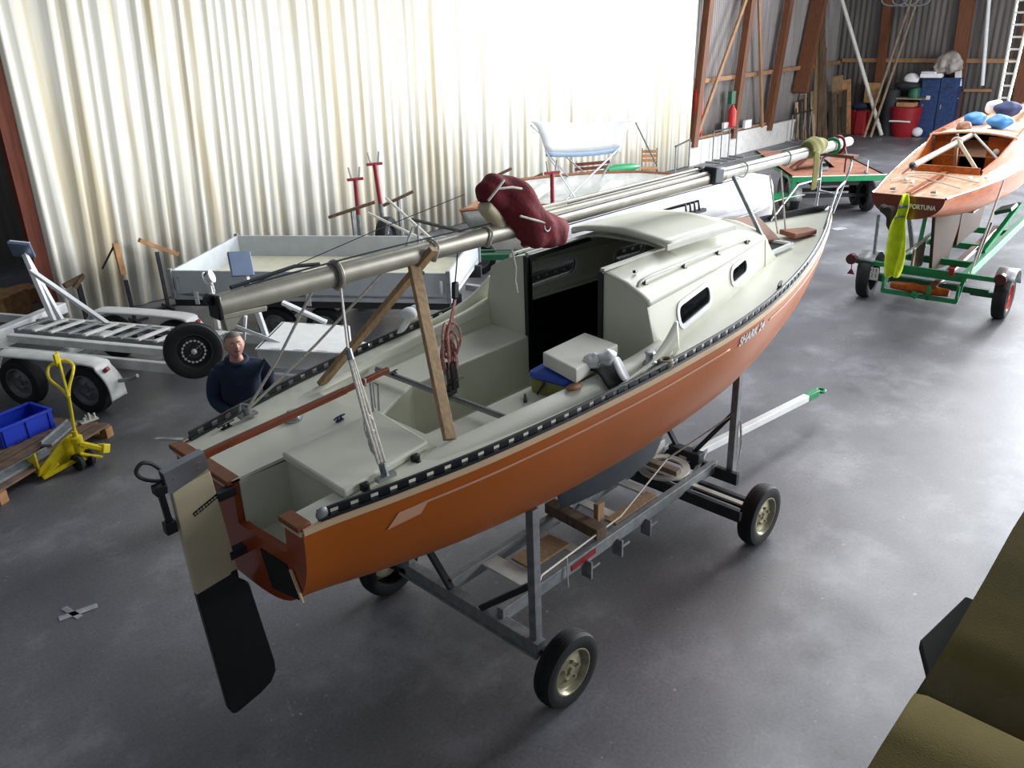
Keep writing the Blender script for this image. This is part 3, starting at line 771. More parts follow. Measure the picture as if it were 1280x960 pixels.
MB().tube([(7.2, 0, 2.30), (7.3, 0, 2.33), (7.36, 0, 2.30), (7.36, 0, 2.2)], .012, 8).build('stem_fitting', 'steel', boat)

# ------------------------------------------------------------------ the grey steel trailer under the boat
BO = V((SX, SY, 0))
def B(x, y, z): return V((SX + x, SY + y, z))
def hull_bottom(x, y):
    b, n, d = hb(x), hn(x), hd(x); q = min(1, abs(y) / b); return zs(x) - d * (1 - q ** n) ** (1 / n)
tr = thing('boat_trailer', 'grey steel four wheeled trailer carrying the orange sailing boat', 'trailer', B(2.8, -.05, 0))
P_ = lambda b, n, m, **k: b.build(n, m, tr, True, **k)
P_(MB().bar(B(1.60, -.80, .33), B(1.60, .70, .33), .09, .12).bar(B(1.555, -.80, .275), B(1.555, .70, .275), .03, .02), 'axle_beam', 'galv', smooth=0, bevel=.004)
for y in (-.40, .14):
    P_(MB().bar(B(1.60, y, .41), B(4.50, y, .41), .06, .11), 'rail', 'galv', smooth=0, bevel=.004)
for x in (3.98, 4.20): P_(MB().bar(B(x, -1.0, .33), B(x, .86, .33), .05, .11), 'front_beam', 'dark_steel', smooth=0, bevel=.004)
P_(MB().bar(B(4.09, -.98, .385), B(4.09, .84, .385), .055, .02), 'front_slat', 'alu_white', smooth=0, bevel=.003)
P_(MB().bar(B(4.48, -.66, .36), B(4.48, .50, .36), .05, .12), 'front_cross_bar', 'dark_steel', smooth=0, bevel=.004)
for y in (-1.0, .86): P_(MB().bar(B(3.93, y, .33), B(4.25, y, .33), .02, .13), 'end_plate', 'galv', smooth=0, bevel=.003)
# turntable ring and its cheek plates
P_(MB().lathe([(.17, 0), (.24, 0), (.24, .02), (.17, .02), (.17, 0)], B(4.05, -.13, .47), (0, 0, 1), 32), 'turntable_ring', 'alu_white')
P_(MB().bar(B(3.75, .07, .52), B(4.35, .07, .52), .012, .14), 'cheek_plate', 'alu_white', smooth=0, bevel=.003)
P_(MB().box(B(4.42, -.13, .48), (.10, .34, .10)), 'hinge_block', 'dark_steel', smooth=0, bevel=.006)
for x in (2.0, 2.55, 3.15, 3.65): P_(MB().bar(B(x, -.40, .43), B(x, .14, .43), .10 if x > 2.4 else .16, .02), 'cross_plate', 'white_dirty', smooth=0, bevel=.003)
for x in (2.55, 2.95, 3.35): P_(MB().box(B(x, -.435, .31), (.02, .10, .16)).box(B(x + .05, -.48, .33), (.10, .012, .02)), 'hanger_plate', 'galv', smooth=0, bevel=.002)
# tow bar with the green coupling
t0, t1 = B(4.35, -.13, .43), atz(1008, 497, .36)
P_(MB().bar(t0, t1, .075, .075), 'tow_bar', 'white_paint', smooth=0, bevel=.006)
d = (t1 - t0).normalized()
P_(MB().bar(t1, t1 + d * .22, .08, .08).tube([t1 + d * .3 + V((.05 * math.cos(a), .05 * math.sin(a), 0)) for a in [i * PI / 6 for i in range(12)]], .018, 8, True), 'coupling', 'green', smooth=30, bevel=.006)
for s in (-1, 1): P_(MB().bar(B(4.22, -.13 + s * .22, .40), B(4.75, -.13 + s * .03, .42), .04, .04), 'tow_bar_strut', 'galv', smooth=0)
# posts with pads that hold the hull, braces
def post(x, y, zb):
    top = min(hull_bottom(x, y), 1.75) + .035
    p = MB().bar(B(x, y, zb), B(x, y, top - .03), .065, .065, (1, 0, 0)); o = P_(p, 'post', 'galv', smooth=0, bevel=.004)
    MB().box(B(x, y - .04, zb + .04), (.05, .03, .05)).build('bolt', 'dark_steel', o, True, smooth=0, bevel=.004)
    return top
post(1.62, -.73, .28); post(1.60, .62, .28); post(4.52, -.56, .30); post(4.52, .45, .30)
P_(MB().bar(B(1.58, -.23, .40), B(1.63, -.69, .80), .045, .045), 'brace', 'dark_steel', smooth=0)
P_(MB().bar(B(1.58, .10, .40), B(1.62, .58, .80), .045, .045), 'brace', 'dark_steel', smooth=0)
P_(MB().bar(B(4.44, -.20, .50), B(4.53, -.53, .98), .04, .04), 'brace', 'dark_steel', smooth=0)
P_(MB().bar(B(4.44, -.02, .50), B(4.53, .42, .98), .04, .04), 'brace', 'dark_steel', smooth=0)
for (x, y, s) in ((1.62, -1.01, -1), (1.58, .88, 1), (4.20, -1.04, -1), (4.14, .98, 1)):
    wheel(tr, B(x, y, .275), .275, .15, (0, 1, 0), 'rim', 'wheel', s, True)
    P_(MB().bar(B(x, y - s * .02, .275), B(x, y - s * .25, .31), .05, .05), 'stub_axle', 'dark_steel', smooth=0)
P_(MB().tube([B(1.56, -.72, .62), B(2.0, -.45, .56), B(3.1, -.35, .50), B(4.0, -.2, .62), B(4.55, -.56, 1.0)], .008, 6), 'lashing_rope', 'rope_white')
P_(MB().tube([B(2.3, -.44, .55), B(2.28, -.46, .40), B(2.30, -.45, .28)], .007, 6), 'rope_end', 'rope_white')
P_(MB().tube([B(4.56, -.60, .92), B(4.57, -.62, .70), B(4.57, -.60, .45), B(4.58, -.61, .6), B(4.57, -.59, .9)], .007, 6), 'rope_end', 'rope_white')
P_(MB().bar(B(2.36, -.434, .41), B(2.66, -.434, .425), .004, .05), 'red_mark', 'red', smooth=0)
# timber under the keel
def timber(name, a, b, w, h, label, m='grey_wood'):
    o = MB().bar(a, b, w, h).build(name, m, smooth=0, bevel=.006); return tag(o, label, 'timber')
timber('timber_block', B(2.78, -.40, .515), B(2.82, .20, .515), .12, .095, 'brown cross timber under the aft end of the grey keel', 'old_plank')
timber('timber_block', B(3.98, -.34, .53), B(3.98, .16, .53), .09, .05, 'flat timber under the forward end of the keel')
timber('timber_block', B(2.97, -.22, .475), B(2.97, -.22, .64), .05, .09, 'small upright pale wood block beside the keel', 'raw_wood')
timber('timber_plank', B(2.10, -.14, .454), B(2.55, -.14, .454), .22, .022, 'short bare plank lying between the trailer rails behind the keel', 'raw_wood')
timber('timber_plank', B(3.02, -.30, .454), B(3.62, -.30, .454), .12, .022, 'narrow bare plank lying on the trailer beside the keel', 'raw_wood')

# ------------------------------------------------------------------ mast lying along the boat, and what hangs on it
mast = thing('mast', 'grey aluminium mast lying lengthwise above the sailing boat', 'mast', B(0, 0, 0))
M0, M1 = V((.09, 0, 3.06)), V((7.62, 0, 2.99))
def mz(x): return lerp(M0.z, M1.z, (x - M0.x) / (M1.x - M0.x))
def oval(b, xa, xb, ry, rz, n=14, dy=0, dz=0, steps=10):
    rows = []
    for i in range(steps + 1):
        x = lerp(xa, xb, i / steps); rows.append([V((x, dy + ry * math.cos(2 * PI * j / n), mz(x) + dz + rz * math.sin(2 * PI * j / n))) for j in range(n + 1)])
    b.grid(rows); b.faces(rows[0][:-1], [tuple(range(n))]); b.faces(rows[-1][:-1], [tuple(range(n))]); return b
oval(MB(), .09, 5.0, .046, .062).build('mast_tube', 'alu', mast)
oval(MB(), 5.0, 7.45, .046, .055).build('mast_head_section', 'alu_white', mast)
oval(MB(), 7.42, 7.62, .05, .05).build('mast_cap', 'white_paint', mast)
b = MB().tube([(.83, .062 * math.cos(a), mz(.83) + .075 * math.sin(a)) for a in [i * PI / 8 for i in range(16)]], .018, 8, True); b.build('gooseneck_ring', 'alu', mast)
b = MB().prism([(.10, -.03, 3.02), (.10, .03, 3.02), (.36, .03, 3.0), (.36, -.03, 3.0)], (0, 0, -.03)); b.prism([(.11, -.02, 3.0), (.24, -.02, 3.0), (.16, -.02, 2.92), (.12, -.02, 2.92)], (0, .04, 0)); b.build('mast_heel', 'alu', mast, smooth=0, bevel=.006)
MB().box((.09, 0, 3.06), (.03, .11, .13)).cyl((.075, -.02, 3.1), (.075, .04, 3.1), .03).build('heel_fitting', 'black_paint', mast, bevel=.01)
MB().tube(catenary((.25, -.03, 3.135), (2.05, -.03, 3.125), -.01), .006, 6).tube([(.2, .02, 3.13), (.6, .04, 3.15), (.75, .03, 3.13)], .012, 6).build('halyard', 'dark_steel', mast)
MB().tube([(.35, .03, 3.12), (1.2, .05, 3.24), (1.9, .05, 3.33)], .003, 6).build('forestay_wire', 'dark_steel', mast)
for (y, r, xa, xb, dz) in ((.035, .006, 2.9, 7.0, .07), (-.05, .005, 2.7, 6.6, .03), (-.045, .005, 2.7, 5.2, -.06)): MB().tube([(xa, y, mz(xa) + dz), ((xa + xb) / 2, y, mz(4.5) + dz + .01), (xb, y, mz(xb) + dz)], r, 6).build('stay_wire', 'dark_steel', mast)
for x in (1.55, 2.02, 5.32, 6.15): MB().tube([(x + .01 * math.sin(3 * a), .06 * math.cos(a), mz(x) + .072 * math.sin(a)) for a in [i * PI / 8 for i in range(16)]], .008, 6, True).build('mast_tie', 'teal' if x > 5.9 else 'rope_white', mast)
MB().box((4.80, -.02, mz(4.8) + .02), (.16, .13, .15), (0, .1, 0)).build('spreader_bracket', 'dark_steel', mast, bevel=.02)
boom = thing('boom', 'thin grey boom lashed beside the mast above the cabin', 'boom', B(0, 0, 0))
oval(MB(), 2.55, 4.78, .035, .045, dy=.125, dz=.03).build('boom_tube', 'alu', boom)
MB().box((4.80, .125, mz(4.8) + .03), (.07, .08, .1)).build('boom_end', 'black_paint', boom, bevel=.01)
# wooden crutch holding the mast over the cockpit
cr = thing('mast_crutch', 'wooden scissor crutch standing in the cockpit under the mast', 'mast crutch', B(1.03, 0, 2.1))
fa, fb = B(1.07, -.63, 2.125), B(1.02, .66, 2.125)
ap = B(1.42, 0, 2.97)
for f, dy in ((fa, -.02), (fb, .025)):
    q = f + (ap - f) * 1.13; o = V((dy, 0, 0)); MB().bar(f + o, q + o, .035, .075, (1, 0, 0)).build('leg', 'raw_wood', cr, True, smooth=0, bevel=.004)
MB().cyl(ap - V((.05, 0, .05)), ap + V((.05, 0, -.05)), .012, n=8).build('crutch_bolt', 'dark_steel', cr, True)
# maroon sail cover bundled on the mast
def bundle(name, pts, rads, m, seed=1, n=20, k=6, lump=.14, parent=None, squash=1.0):
    rnd = random.Random(seed); P = curve(pts, k); R = [interp([(i, r) for i, r in enumerate(rads)], j / k) for j in range(len(P))]
    b = MB().tube(P, R, n); ph = [rnd.uniform(0, 6) for _ in range(6)]
    b.bm.normal_update()
    for v in b.bm.verts:
        c = v.co; f = math.sin(c.x * 17 + ph[0]) * math.sin(c.y * 19 + ph[1]) + .6 * math.sin(c.z * 31 + ph[2] + c.x * 9) + .4 * math.sin(c.x * 47 + c.z * 29 + ph[3])
        v.co += v.normal * f * lump * .12
    return b.build(name, m, parent, smooth=60, subsurf=1)
def my(px, py, dy=0): return aty(px, py, SY + dy)
sb = thing('sail_cover', 'maroon cloth sail cover bundled and tied around the mast', 'sail cover', B(2.0, 0, 3.05))
def loc(p, o): return wm(o).inverted() @ p
pts = [my(594, 244, .06), my(612, 240, .03), my(632, 246, 0), my(648, 262, -.03), my(664, 278, -.04), my(684, 288, -.03), my(700, 291, 0)]
bundle('cover_cloth', [loc(p, sb) for p in pts], [.055, .095, .135, .15, .145, .125, .07], 'maroon', 3, lump=.16, parent=sb)
pts2 = [my(606, 256, .0), my(618, 272, .01), my(630, 290, .02)]
bundle('cover_lining', [loc(p, sb) for p in pts2], [.04, .06, .05], 'cream_paint', 4, lump=.08, parent=sb)
bundle('cover_skirt', [loc(p, sb) for p in (my(655, 288, -.05), my(656, 300, -.05), my(652, 308, -.05))], [.07, .055, .02], 'maroon', 5, lump=.1, parent=sb)
def tie(px0, py0, px1, py1, px2, py2, m='rope_white', r=.008):
    MB().tube([loc(my(px0, py0, -.17), sb), loc(my(px1, py1, -.19), sb), loc(my(px2, py2, -.17), sb)], r, 6).build('tie', m, sb)
tie(610, 251, 622, 236, 630, 225); tie(622, 236, 640, 234, 652, 236); tie(650, 270, 668, 275, 684, 279)
MB().tube([loc(my(684 + 4 * math.cos(a), 280 + 9 * math.sin(a), -.17), sb) for a in [i * PI / 6 for i in range(12)]], .007, 6, True).build('hook', 'steel', sb)
# khaki cloth, plank and straps near the masthead
kc = thing('cloth_wrap', 'khaki cloth wrapped round the mast near the bow with one end hanging', 'cloth', B(6.7, 0, 3.0))
bundle('wrap', [(-.12, 0, .03), (.05, 0, .035), (.24, 0, .03)], [.085, .095, .08], 'khaki', 6, lump=.1, parent=kc)
MB().grid([[V((-.12 + .10 * u + .02 * math.sin(v * 3), -.09 - .02 * u, .02 - .40 * v)) for u in (0, .5, 1)] for v in (0, .25, .5, .75, 1)]).build('hanging_end', 'khaki', kc, solid=.012, subsurf=1)
pl = MB().bar(B(7.28, -.24, 2.885), B(7.34, .27, 2.885), .10, .035).build('plank', 'brown_deck', smooth=0, bevel=.004); tag(pl, 'short brown plank under the mast tip on the bow rail', 'plank')
st = MB().tube([B(7.34, .075 * math.cos(a), 2.99 + .085 * math.sin(a)) for a in [i * PI / 8 for i in range(16)]], .016, 8, True).tube([B(7.34, -.07, 2.99), B(7.36, -.10, 2.86), B(7.36, -.1, 2.70)], .012, 6).build('strap', 'red'); tag(st, 'red strap tying the mast tip down to the brown plank', 'strap')
st = MB().tube([B(7.22, .07 * math.cos(a), 2.99 + .075 * math.sin(a)) for a in [i * PI / 8 for i in range(16)]], .016, 8, True).build('strap', 'green'); tag(st, 'green strap around the mast tip beside the red strap', 'strap')
# ropes: bundled mainsheet, stern tackle, quarter lines
ms = thing('mainsheet', 'bundled pink mainsheet rope with blocks hanging from the mast to the traveller', 'rope tackle', B(1.5, -.15, 2.1))
top = my(572, 312, 0); blk = my(569, 352, -.05); mid = my(562, 425, -.12); low = my(566, 482, -.15)
L_ = lambda p: loc(p, ms)
MB().tube([L_(top), L_(my(571, 330, -.03)), L_(blk)], .005, 6).build('wire', 'dark_steel', ms)
d = (my(569, 374, -.06) - blk).normalized(); MB().bar(L_(blk), L_(my(569, 374, -.06)), .03, .05, (1, 0, 0)).build('upper_block', 'black_paint', ms, bevel=.012)
for i, off in enumerate((-.035, -.012, .012, .035)): MB().tube([L_(my(569, 374, -.06)) + V((off * .4, off * .3, 0)), L_(mid) + V((off, off * .6, .05)), L_(low) + V((off * .6, 0, .06))], .007, 6).build('rope_fall', 'rope_pink', ms)
rnd = random.Random(2)
for i in range(9):
    a0 = rnd.uniform(0, 6); c = L_(my(562 + rnd.uniform(-5, 5), 422 + i * 4, -.12)); b = []
    for j in range(16):
        a = 2 * PI * j / 16; b.append(c + V((.05 * math.cos(a) * math.cos(a0) , .05 * math.cos(a) * math.sin(a0), .11 * math.sin(a) * (1 + .2 * math.sin(a0)))))
    MB().tube(b, .0085, 6, True).build('rope_loop', 'rope_pink', ms)
MB().bar(L_(my(563, 452, -.13)), L_(my(567, 486, -.15)), .06, .06, (1, 0, 0)).box(L_(my(572, 474, -.17)), (.10, .02, .02)).build('lower_block', 'black_paint', ms, bevel=.012)
def tackle(name, label, top, upper, lower, foot, m='rope_white'):
    t = thing(name, label, 'rope tackle', foot); g = lambda p: loc(p, t)
    MB().tube([g(top), g(upper)], .008, 6).build('pennant', m, t)
    MB().cyl(g(upper), g(upper.lerp(foot, .08)), .018, n=8).build('upper_block', 'galv', t)
    for o in (-.02, 0, .02): MB().tube([g(upper.lerp(foot, .08)) + V((o * .5, 0, 0)), g(upper.lerp(foot, .5)) + V((o * 1.6, o, 0)), g(lower) + V((o, 0, 0))], .0085, 6).build('rope_fall', m, t)
    for q in (.55, .66): MB().tube([g(upper.lerp(foot, q)) + V((.03 * math.cos(a), .012 * math.sin(a), .07 * math.sin(a) - .04)) for a in [i * PI / 6 for i in range(12)]], .008, 6, True).build('rope_loop', m, t)
    MB().cyl(g(lower), g(foot), .022, n=8).box(g(foot) + V((0, 0, .012)), (.12, .04, .024)).build('foot_block', 'steel', t)
    return t
ft = B(.55, -.665, 2.10)
tackle('stern_tackle', 'white rope tackle tied from the stern deck beside the locker lid up to the mast', my(425, 352, 0), my(435, 436, -.45), ft + V((-.01, .01, .10)), ft)
fo = atz(310, 520, 2.09)
ql = thing('quarter_lines', 'two thin ropes running from the far quarter of the deck up to the mast', 'rope', fo)
for (px, py) in ((391, 363), (484, 335)): MB().tube([(0, 0, .04), loc(my(px, py, 0), ql) * .5 + V((0, 0, -.005)), loc(my(px, py, 0), ql)], .009, 6).build('line', 'rope_white', ql)
MB().cyl((0, 0, 0), (0, 0, .06), .025, n=10).box((0, 0, .008), (.12, .05, .016)).tube([(-.05, 0, .05), (-.02, .03, .08), (.03, 0, .06)], .012, 6).build('deck_eye', 'galv', ql)
ct = MB().tube([my(640, 312, -.05), my(645, 335, -.06), my(644, 350, -.06), my(647, 366, -.06)], .008, 6).build('cord', 'rope_white'); tag(ct, 'loose white cord end hanging from the maroon cover in front of the bulkhead', 'rope')
for (a, b_, lab) in (((962, 218), (972, 292), 'white line from the mast down to the foredeck hatch, left of the pair'), ((976, 213), (982, 290), 'white line from the mast down to the foredeck hatch, right of the pair')):
    q = atz(b_[0], b_[1], 2.29); o = MB().tube([my(a[0], a[1], 0), q], .009, 6).build('rope_line', 'rope_white'); tag(o, lab, 'rope', 'white lines at the foredeck hatch')

# ------------------------------------------------------------------ things left in the cockpit and on the rail
cb = thing('cool_box', 'small cool box with blue lid on the cockpit seat under the white cushion', 'cool box', B(2.20, -.52, ZSE))
R_ = rotm((0, 0, .12))
MB().prism([R_ @ V((x, y, .004)) for x, y in rr(-.20, .20, -.16, -.16, .16, .16, .06)], (0, 0, .10)).build('body', 'olive', cb, bevel=.01)
MB().prism([R_ @ V((x * 1.04, y * 1.04, .104)) for x, y in rr(-.20, .20, -.16, -.16, .16, .16, .06)], (0, 0, .045)).build('lid', 'blue_lid', cb, bevel=.015)
MB().bar(R_ @ V((-.21, .02, .10)), R_ @ V((-.24, .06, .02)), .03, .012).build('clip', 'black_paint', cb, bevel=.004)
zq = 2.30; q = [atz(678, 440, zq), atz(731, 415, zq), atz(773, 430, zq), atz(720, 462, zq)]
fo_ = MB().prism(q, (0, 0, -.10)).build('cushion', 'foam', bevel=.012, smooth=0); tag(fo_, 'thick off-white foam cushion lying across the blue cool box', 'cushion')
# towels over the coaming
def drape(name, m, pts, label, cat, th=.02):
    o = MB().grid(pts).build(name, m, solid=th, subsurf=2); return tag(o, label, cat)
rows = []
for i, (y, z) in enumerate(((-.72, 2.225), (-.80, 2.235), (-.87, 2.215), (-.91, 2.16), (-.945, 2.14))):
    rows.append([B(x + .012 * math.sin(i * 2 + j), y, z + .012 * math.sin(j * 2.1 + i)) for j, x in enumerate((2.16, 2.23, 2.30, 2.37))])
drape('black_cloth', 'cloth_black', rows, 'black cloth draped over the coaming above the toe rail', 'cloth')
wc = thing('white_cloth', 'crumpled white cloth lying on the black cloth on the coaming', 'cloth', B(2.25, -.79, 2.25))
for c_, r_, s_ in (((-.05, .03, .045), .06, (1, .8, .9)), ((.03, -.03, .06), .062, (1.1, .9, .8))):
    b = MB().ball((0, 0, 0), r_, s_, 20, 14)
    for v in b.bm.verts: v.co = V(c_) + v.co * (1 + .16 * math.sin(v.co.x * 70 + r_ * 900) * math.sin(v.co.y * 60) + .1 * math.sin(v.co.z * 110))
    b.build('fold', 'cloth_white', wc, smooth=180)
MB().grid([[V((.02 + .09 * u + .01 * math.sin(v * 9), -.06 - .11 * v, .06 - .15 * v + .02 * math.sin(u * 6))) for u in (0, .33, .66, 1)] for v in (0, .3, .6, 1)]).build('hanging_end', 'cloth_white', wc, solid=.014, subsurf=2)
b = MB().ball((0, 0, 0), .055, (1.2, .8, .28)); o = b.build('sponge', 'mahog'); o.location = B(1.97, -.80, 2.195); tag(o, 'small brown sponge lying on the coaming beside the cool box', 'sponge')
pc = thing('red_white_cloth', 'white and red cloth hanging over the far coaming of the cockpit', 'cloth', my(512, 402, .95))
q0 = my(512, 402, .92)
MB().ball((0, 0, .06), .07, (1.0, .9, .8)).ball((.08, .02, .05), .06).build('fold', 'cloth_white', pc); MB().ball((.11, -.02, .08), .04, (1, .6, 1)).build('red_fold', 'red', pc)
MB().grid([[V((-.05 - .12 * v + .1 * u, -.02, .06 - .12 * v)) for u in (0, .5, 1)] for v in (0, .5, 1)]).build('hanging_end', 'cloth_white', pc, solid=.014, subsurf=2)

# ------------------------------------------------------------------ the man beyond the boat
man = thing('person', 'man with short grey hair in a dark blue sweater looking up from beyond the boat', 'person', (3.42, 7.02, 0), math.radians(-112))
def skinned(name, m, verts, edges, parent, sub=2):
    # one continuous skin over a skeleton: verts are (position, radius x, radius y)
    me = bpy.data.meshes.new(name); me.from_pydata([v[0] for v in verts], edges, []); me.update()
    o = bpy.data.objects.new(name, me); col.objects.link(o)
    sk = o.modifiers.new('skin', 'SKIN'); sk.use_smooth_shade = True
    me.skin_vertices or None
    L = me.skin_vertices[0].data
    for i, v in enumerate(verts): L[i].radius = (v[1], v[2])
    L[0].use_root = True
    s = o.modifiers.new('sub', 'SUBSURF'); s.levels = s.render_levels = sub
    dg = bpy.context.evaluated_depsgraph_get(); dg.update()
    m2 = bpy.data.meshes.new_from_object(o.evaluated_get(dg)); bpy.data.objects.remove(o)
    m2.name = name; m2.materials.clear(); m2.materials.append(M[m])
    m2.polygons.foreach_set('use_smooth', [True] * len(m2.polygons))
    o = bpy.data.objects.new(name, m2); col.objects.link(o); o.parent = parent; return o
# body: pelvis, spine, neck, arms to the wrists, legs to the feet (x forward, y to his left)
SH, EL, WR = 1.43, 1.12, 1.045
bv = [((0, 0, .95), .15, .11), ((0, 0, 1.12), .15, .10), ((.005, 0, 1.30), .15, .10), ((0, 0, 1.41), .10, .07), ((.01, 0, 1.52), .062, .06), ((.025, 0, 1.58), .06, .062)]
be = [(0, 1), (1, 2), (2, 3), (3, 4), (4, 5)]
for s in (-1, 1):
    k = len(bv)
    bv += [((-.005, s * .17, SH - .035), .05, .05), ((-.045, s * .25, EL), .042, .042), ((.17, s * .17, 1.06), .036, .034), ((.235, s * .085, WR), .026, .032)]
    be += [(3, k), (k, k + 1), (k + 1, k + 2), (k + 2, k + 3)]
    k = len(bv)
    bv += [((0, s * .10, .86), .10, .10), ((.01, s * .11, .50), .068, .068), ((-.02, s * .12, .10), .045, .045), ((.12, s * .14, .04), .04, .035)]
    be += [(0, k), (k, k + 1), (k + 1, k + 2), (k + 2, k + 3)]
skinned('body', 'skin', bv, be, man)
# head with brow, nose, lips, chin, eye sockets and ears
hd_ = MB(); hd_.ball((0, 0, 0), 1, (1, 1, 1), 40, 28)
HC = V((.045, 0, 1.668))
def g3(p, c, r): return math.exp(-((p - V(c)).length / r) ** 2)
for v in hd_.bm.verts:
    p = v.co.copy(); x, y, z = p
    q = V((x * .102, y * .088, z * .124))
    if z < 0: q.y *= 1 - .28 * (-z) ** 1.5; q.x *= 1 - .10 * (-z) if x < 0 else 1 - .02 * z
    if x < 0 and z < -.3: q.x *= .72
    f = V((0, 0, 0))
    f.x += .030 * g3(p, (.98, 0, -.20), .17) + .014 * g3(p, (.98, 0, .0), .13)            # nose and bridge
    f.x += .008 * (g3(p, (.93, .3, .18), .2) + g3(p, (.93, -.3, .18), .2))                 # brow
    f.x -= .013 * (g3(p, (.93, .34, .02), .16) + g3(p, (.93, -.34, .02), .16))             # eye sockets
    f.x += .009 * g3(p, (.85, 0, -.50), .16) + .016 * g3(p, (.62, 0, -.84), .25)           # lips, chin
    f.x -= .006 * g3(p, (.80, 0, -.62), .1)
    f.y += .006 * (g3(p, (.65, .65, -.22), .25) - g3(p, (.65, -.65, -.22), .25))           # cheekbones
    v.co = q + f
Rh = rotm((0, math.radians(-14), math.radians(6)))
for v in hd_.bm.verts: v.co = HC + Rh @ v.co
ho = hd_.build('head', 'skin', man, smooth=180)
for s in (-1, 1):
    MB().ball(HC + Rh @ V((-.005, s * .087, -.005)), .03, (.55, .3, 1.05), 12, 8).build('ear', 'skin', ho)
    e = MB().ball(HC + Rh @ V((.087, s * .031, .006)), .0105, (.6, 1.1, .8), 12, 8).build('eye', 'white_dirty', ho)
    MB().tube([HC + Rh @ V((.102, s * (.013 + .016 * i), .026 + .003 * math.sin(i * 1.5))) for i in range(3)], .0045, 6).build('eyebrow', 'hair', ho)
MB().tube([HC + Rh @ V((.101 - abs(y) * .28, y, -.060 + abs(y) * .05)) for y in (-.026, -.013, 0, .013, .026)], .0042, 6).build('mouth', 'lips', ho)
hair = MB(); hair.ball((0, 0, 0), 1, (1, 1, 1), 32, 20)
kill = [v for v in hair.bm.verts if v.co.z < (.50 if v.co.x > .35 else (-.25 if v.co.x < -.1 else .18))]
bmesh.ops.delete(hair.bm, geom=kill, context='VERTS')
for v in hair.bm.verts: v.co = HC + Rh @ V((v.co.x * .1045, v.co.y * .0905, v.co.z * .1265))
hair.build('hair', 'hair', man, smooth=180)
# hands clasped in front: palm and five bent fingers each
def hand(s):
    R = rotm((0, 0, math.radians(-s * 62))) @ rotm((math.radians(s * 70), 0, 0))
    w0 = V((.225, s * .095, WR)); f = lambda *p: w0 + R @ V(p)
    v = [(f(0, 0, 0), .026, .02), (f(.05, 0, 0), .038, .016), (f(.085, 0, 0), .036, .014)]; e = [(0, 1), (1, 2)]
    for i, (yy, L1) in enumerate(((.030, .036), (.010, .042), (-.010, .039), (-.029, .030))):
        k = len(v); v += [(f(.10, yy, 0), .0095, .0095), (f(.10 + L1, yy, -.010), .009, .009), (f(.10 + L1 * 1.55, yy, -.030), .0082, .0082), (f(.10 + L1 * 1.7, yy, -.050), .0072, .0072)]
        e += [(2, k), (k, k + 1), (k + 1, k + 2), (k + 2, k + 3)]
    k = len(v); v += [(f(.035, s * .035, -.006), .012, .012), (f(.065, s * .058, -.014), .0105, .0105), (f(.090, s * .060, -.026), .009, .009)]
    e += [(1, k), (k, k + 1), (k + 1, k + 2)]
    skinned('hand', 'skin', v, e, man, 1)
hand(-1); hand(1)
# sweater with sleeves, collar, trousers, belt, shoes
sv = [((0, 0, 1.04), .20, .145), ((.01, 0, 1.14), .215, .155), ((.01, 0, 1.28), .225, .155), ((0, 0, 1.40), .20, .125), ((.005, 0, 1.475), .11, .085)]
se = [(0, 1), (1, 2), (2, 3), (3, 4)]
for s in (-1, 1):
    k = len(sv); sv += [((0, s * .17, SH - .01), .115, .115), ((-.02, s * .235, 1.28), .095, .095), ((-.04, s * .255, EL), .082, .08), ((.06, s * .225, 1.085), .064, .06), ((.18, s * .15, 1.06), .046, .046)]
    se += [(3, k), (k, k + 1), (k + 1, k + 2), (k + 2, k + 3), (k + 3, k + 4)]
sw = skinned('sweater', 'navy', sv, se, man)
MB().tube([(.012 + .085 * math.cos(a), .092 * math.sin(a), 1.505 - .022 * math.cos(a)) for a in [i * PI / 10 for i in range(20)]], .024, 10, True).build('collar', 'navy', sw)
tv_ = [((0, 0, 1.00), .165, .12), ((0, 0, .90), .17, .125)]; te = [(0, 1)]
for s in (-1, 1):
    k = len(tv_); tv_ += [((0, s * .105, .80), .11, .11), ((.01, s * .115, .50), .088, .088), ((-.015, s * .125, .10), .075, .075)]; te += [(1, k), (k, k + 1), (k + 1, k + 2)]
    MB().ball((.06, s * .135, .045), .05, (2.7, 1.0, .9)).build('shoe', 'shoe', man)
skinned('trousers', 'trousers', tv_, te, man)
MB().lathe([(.178, -.02), (.182, 0), (.178, .02)], (0, 0, 1.02), (0, 0, 1), 32).build('belt', 'belt', man)

# ------------------------------------------------------------------ white tandem boat trailer at the left wall
TA = math.radians(-63.3)
wt = thing('tandem_trailer', 'empty white tandem axle boat trailer with rollers and spare wheel in front of the sheeting', 'trailer', (2.83, 10.94, 0), TA)
def inw(p): return wm(wt).inverted() @ p
for y, nm in ((.36, 0), (1.50, 0)):
    MB().bar((-2.4, y, .58), (3.7, y, .58), .07, .13).build('side_rail', 'white_dirty', wt, smooth=0, bevel=.008)
for x in (-1.35, -.2, 1.35, 2.6): MB().bar((x, .36, .56), (x, 1.5, .56), .09, .10).build('cross_member', 'white_dirty', wt, smooth=0, bevel=.006)
MB().bar((-1.55, -.15, .62), (-1.55, 1.95, .64), .16, .15).build('cross_member', 'white_paint', wt, smooth=0, bevel=.008)
MB().bar((3.7, .40, .56), (5.3, .93, .54), .08, .1).build('drawbar', 'white_dirty', wt, smooth=0, bevel=.006)
MB().bar((3.7, 1.46, .56), (5.3, .93, .54), .08, .1).build('drawbar', 'white_dirty', wt, smooth=0, bevel=.006)
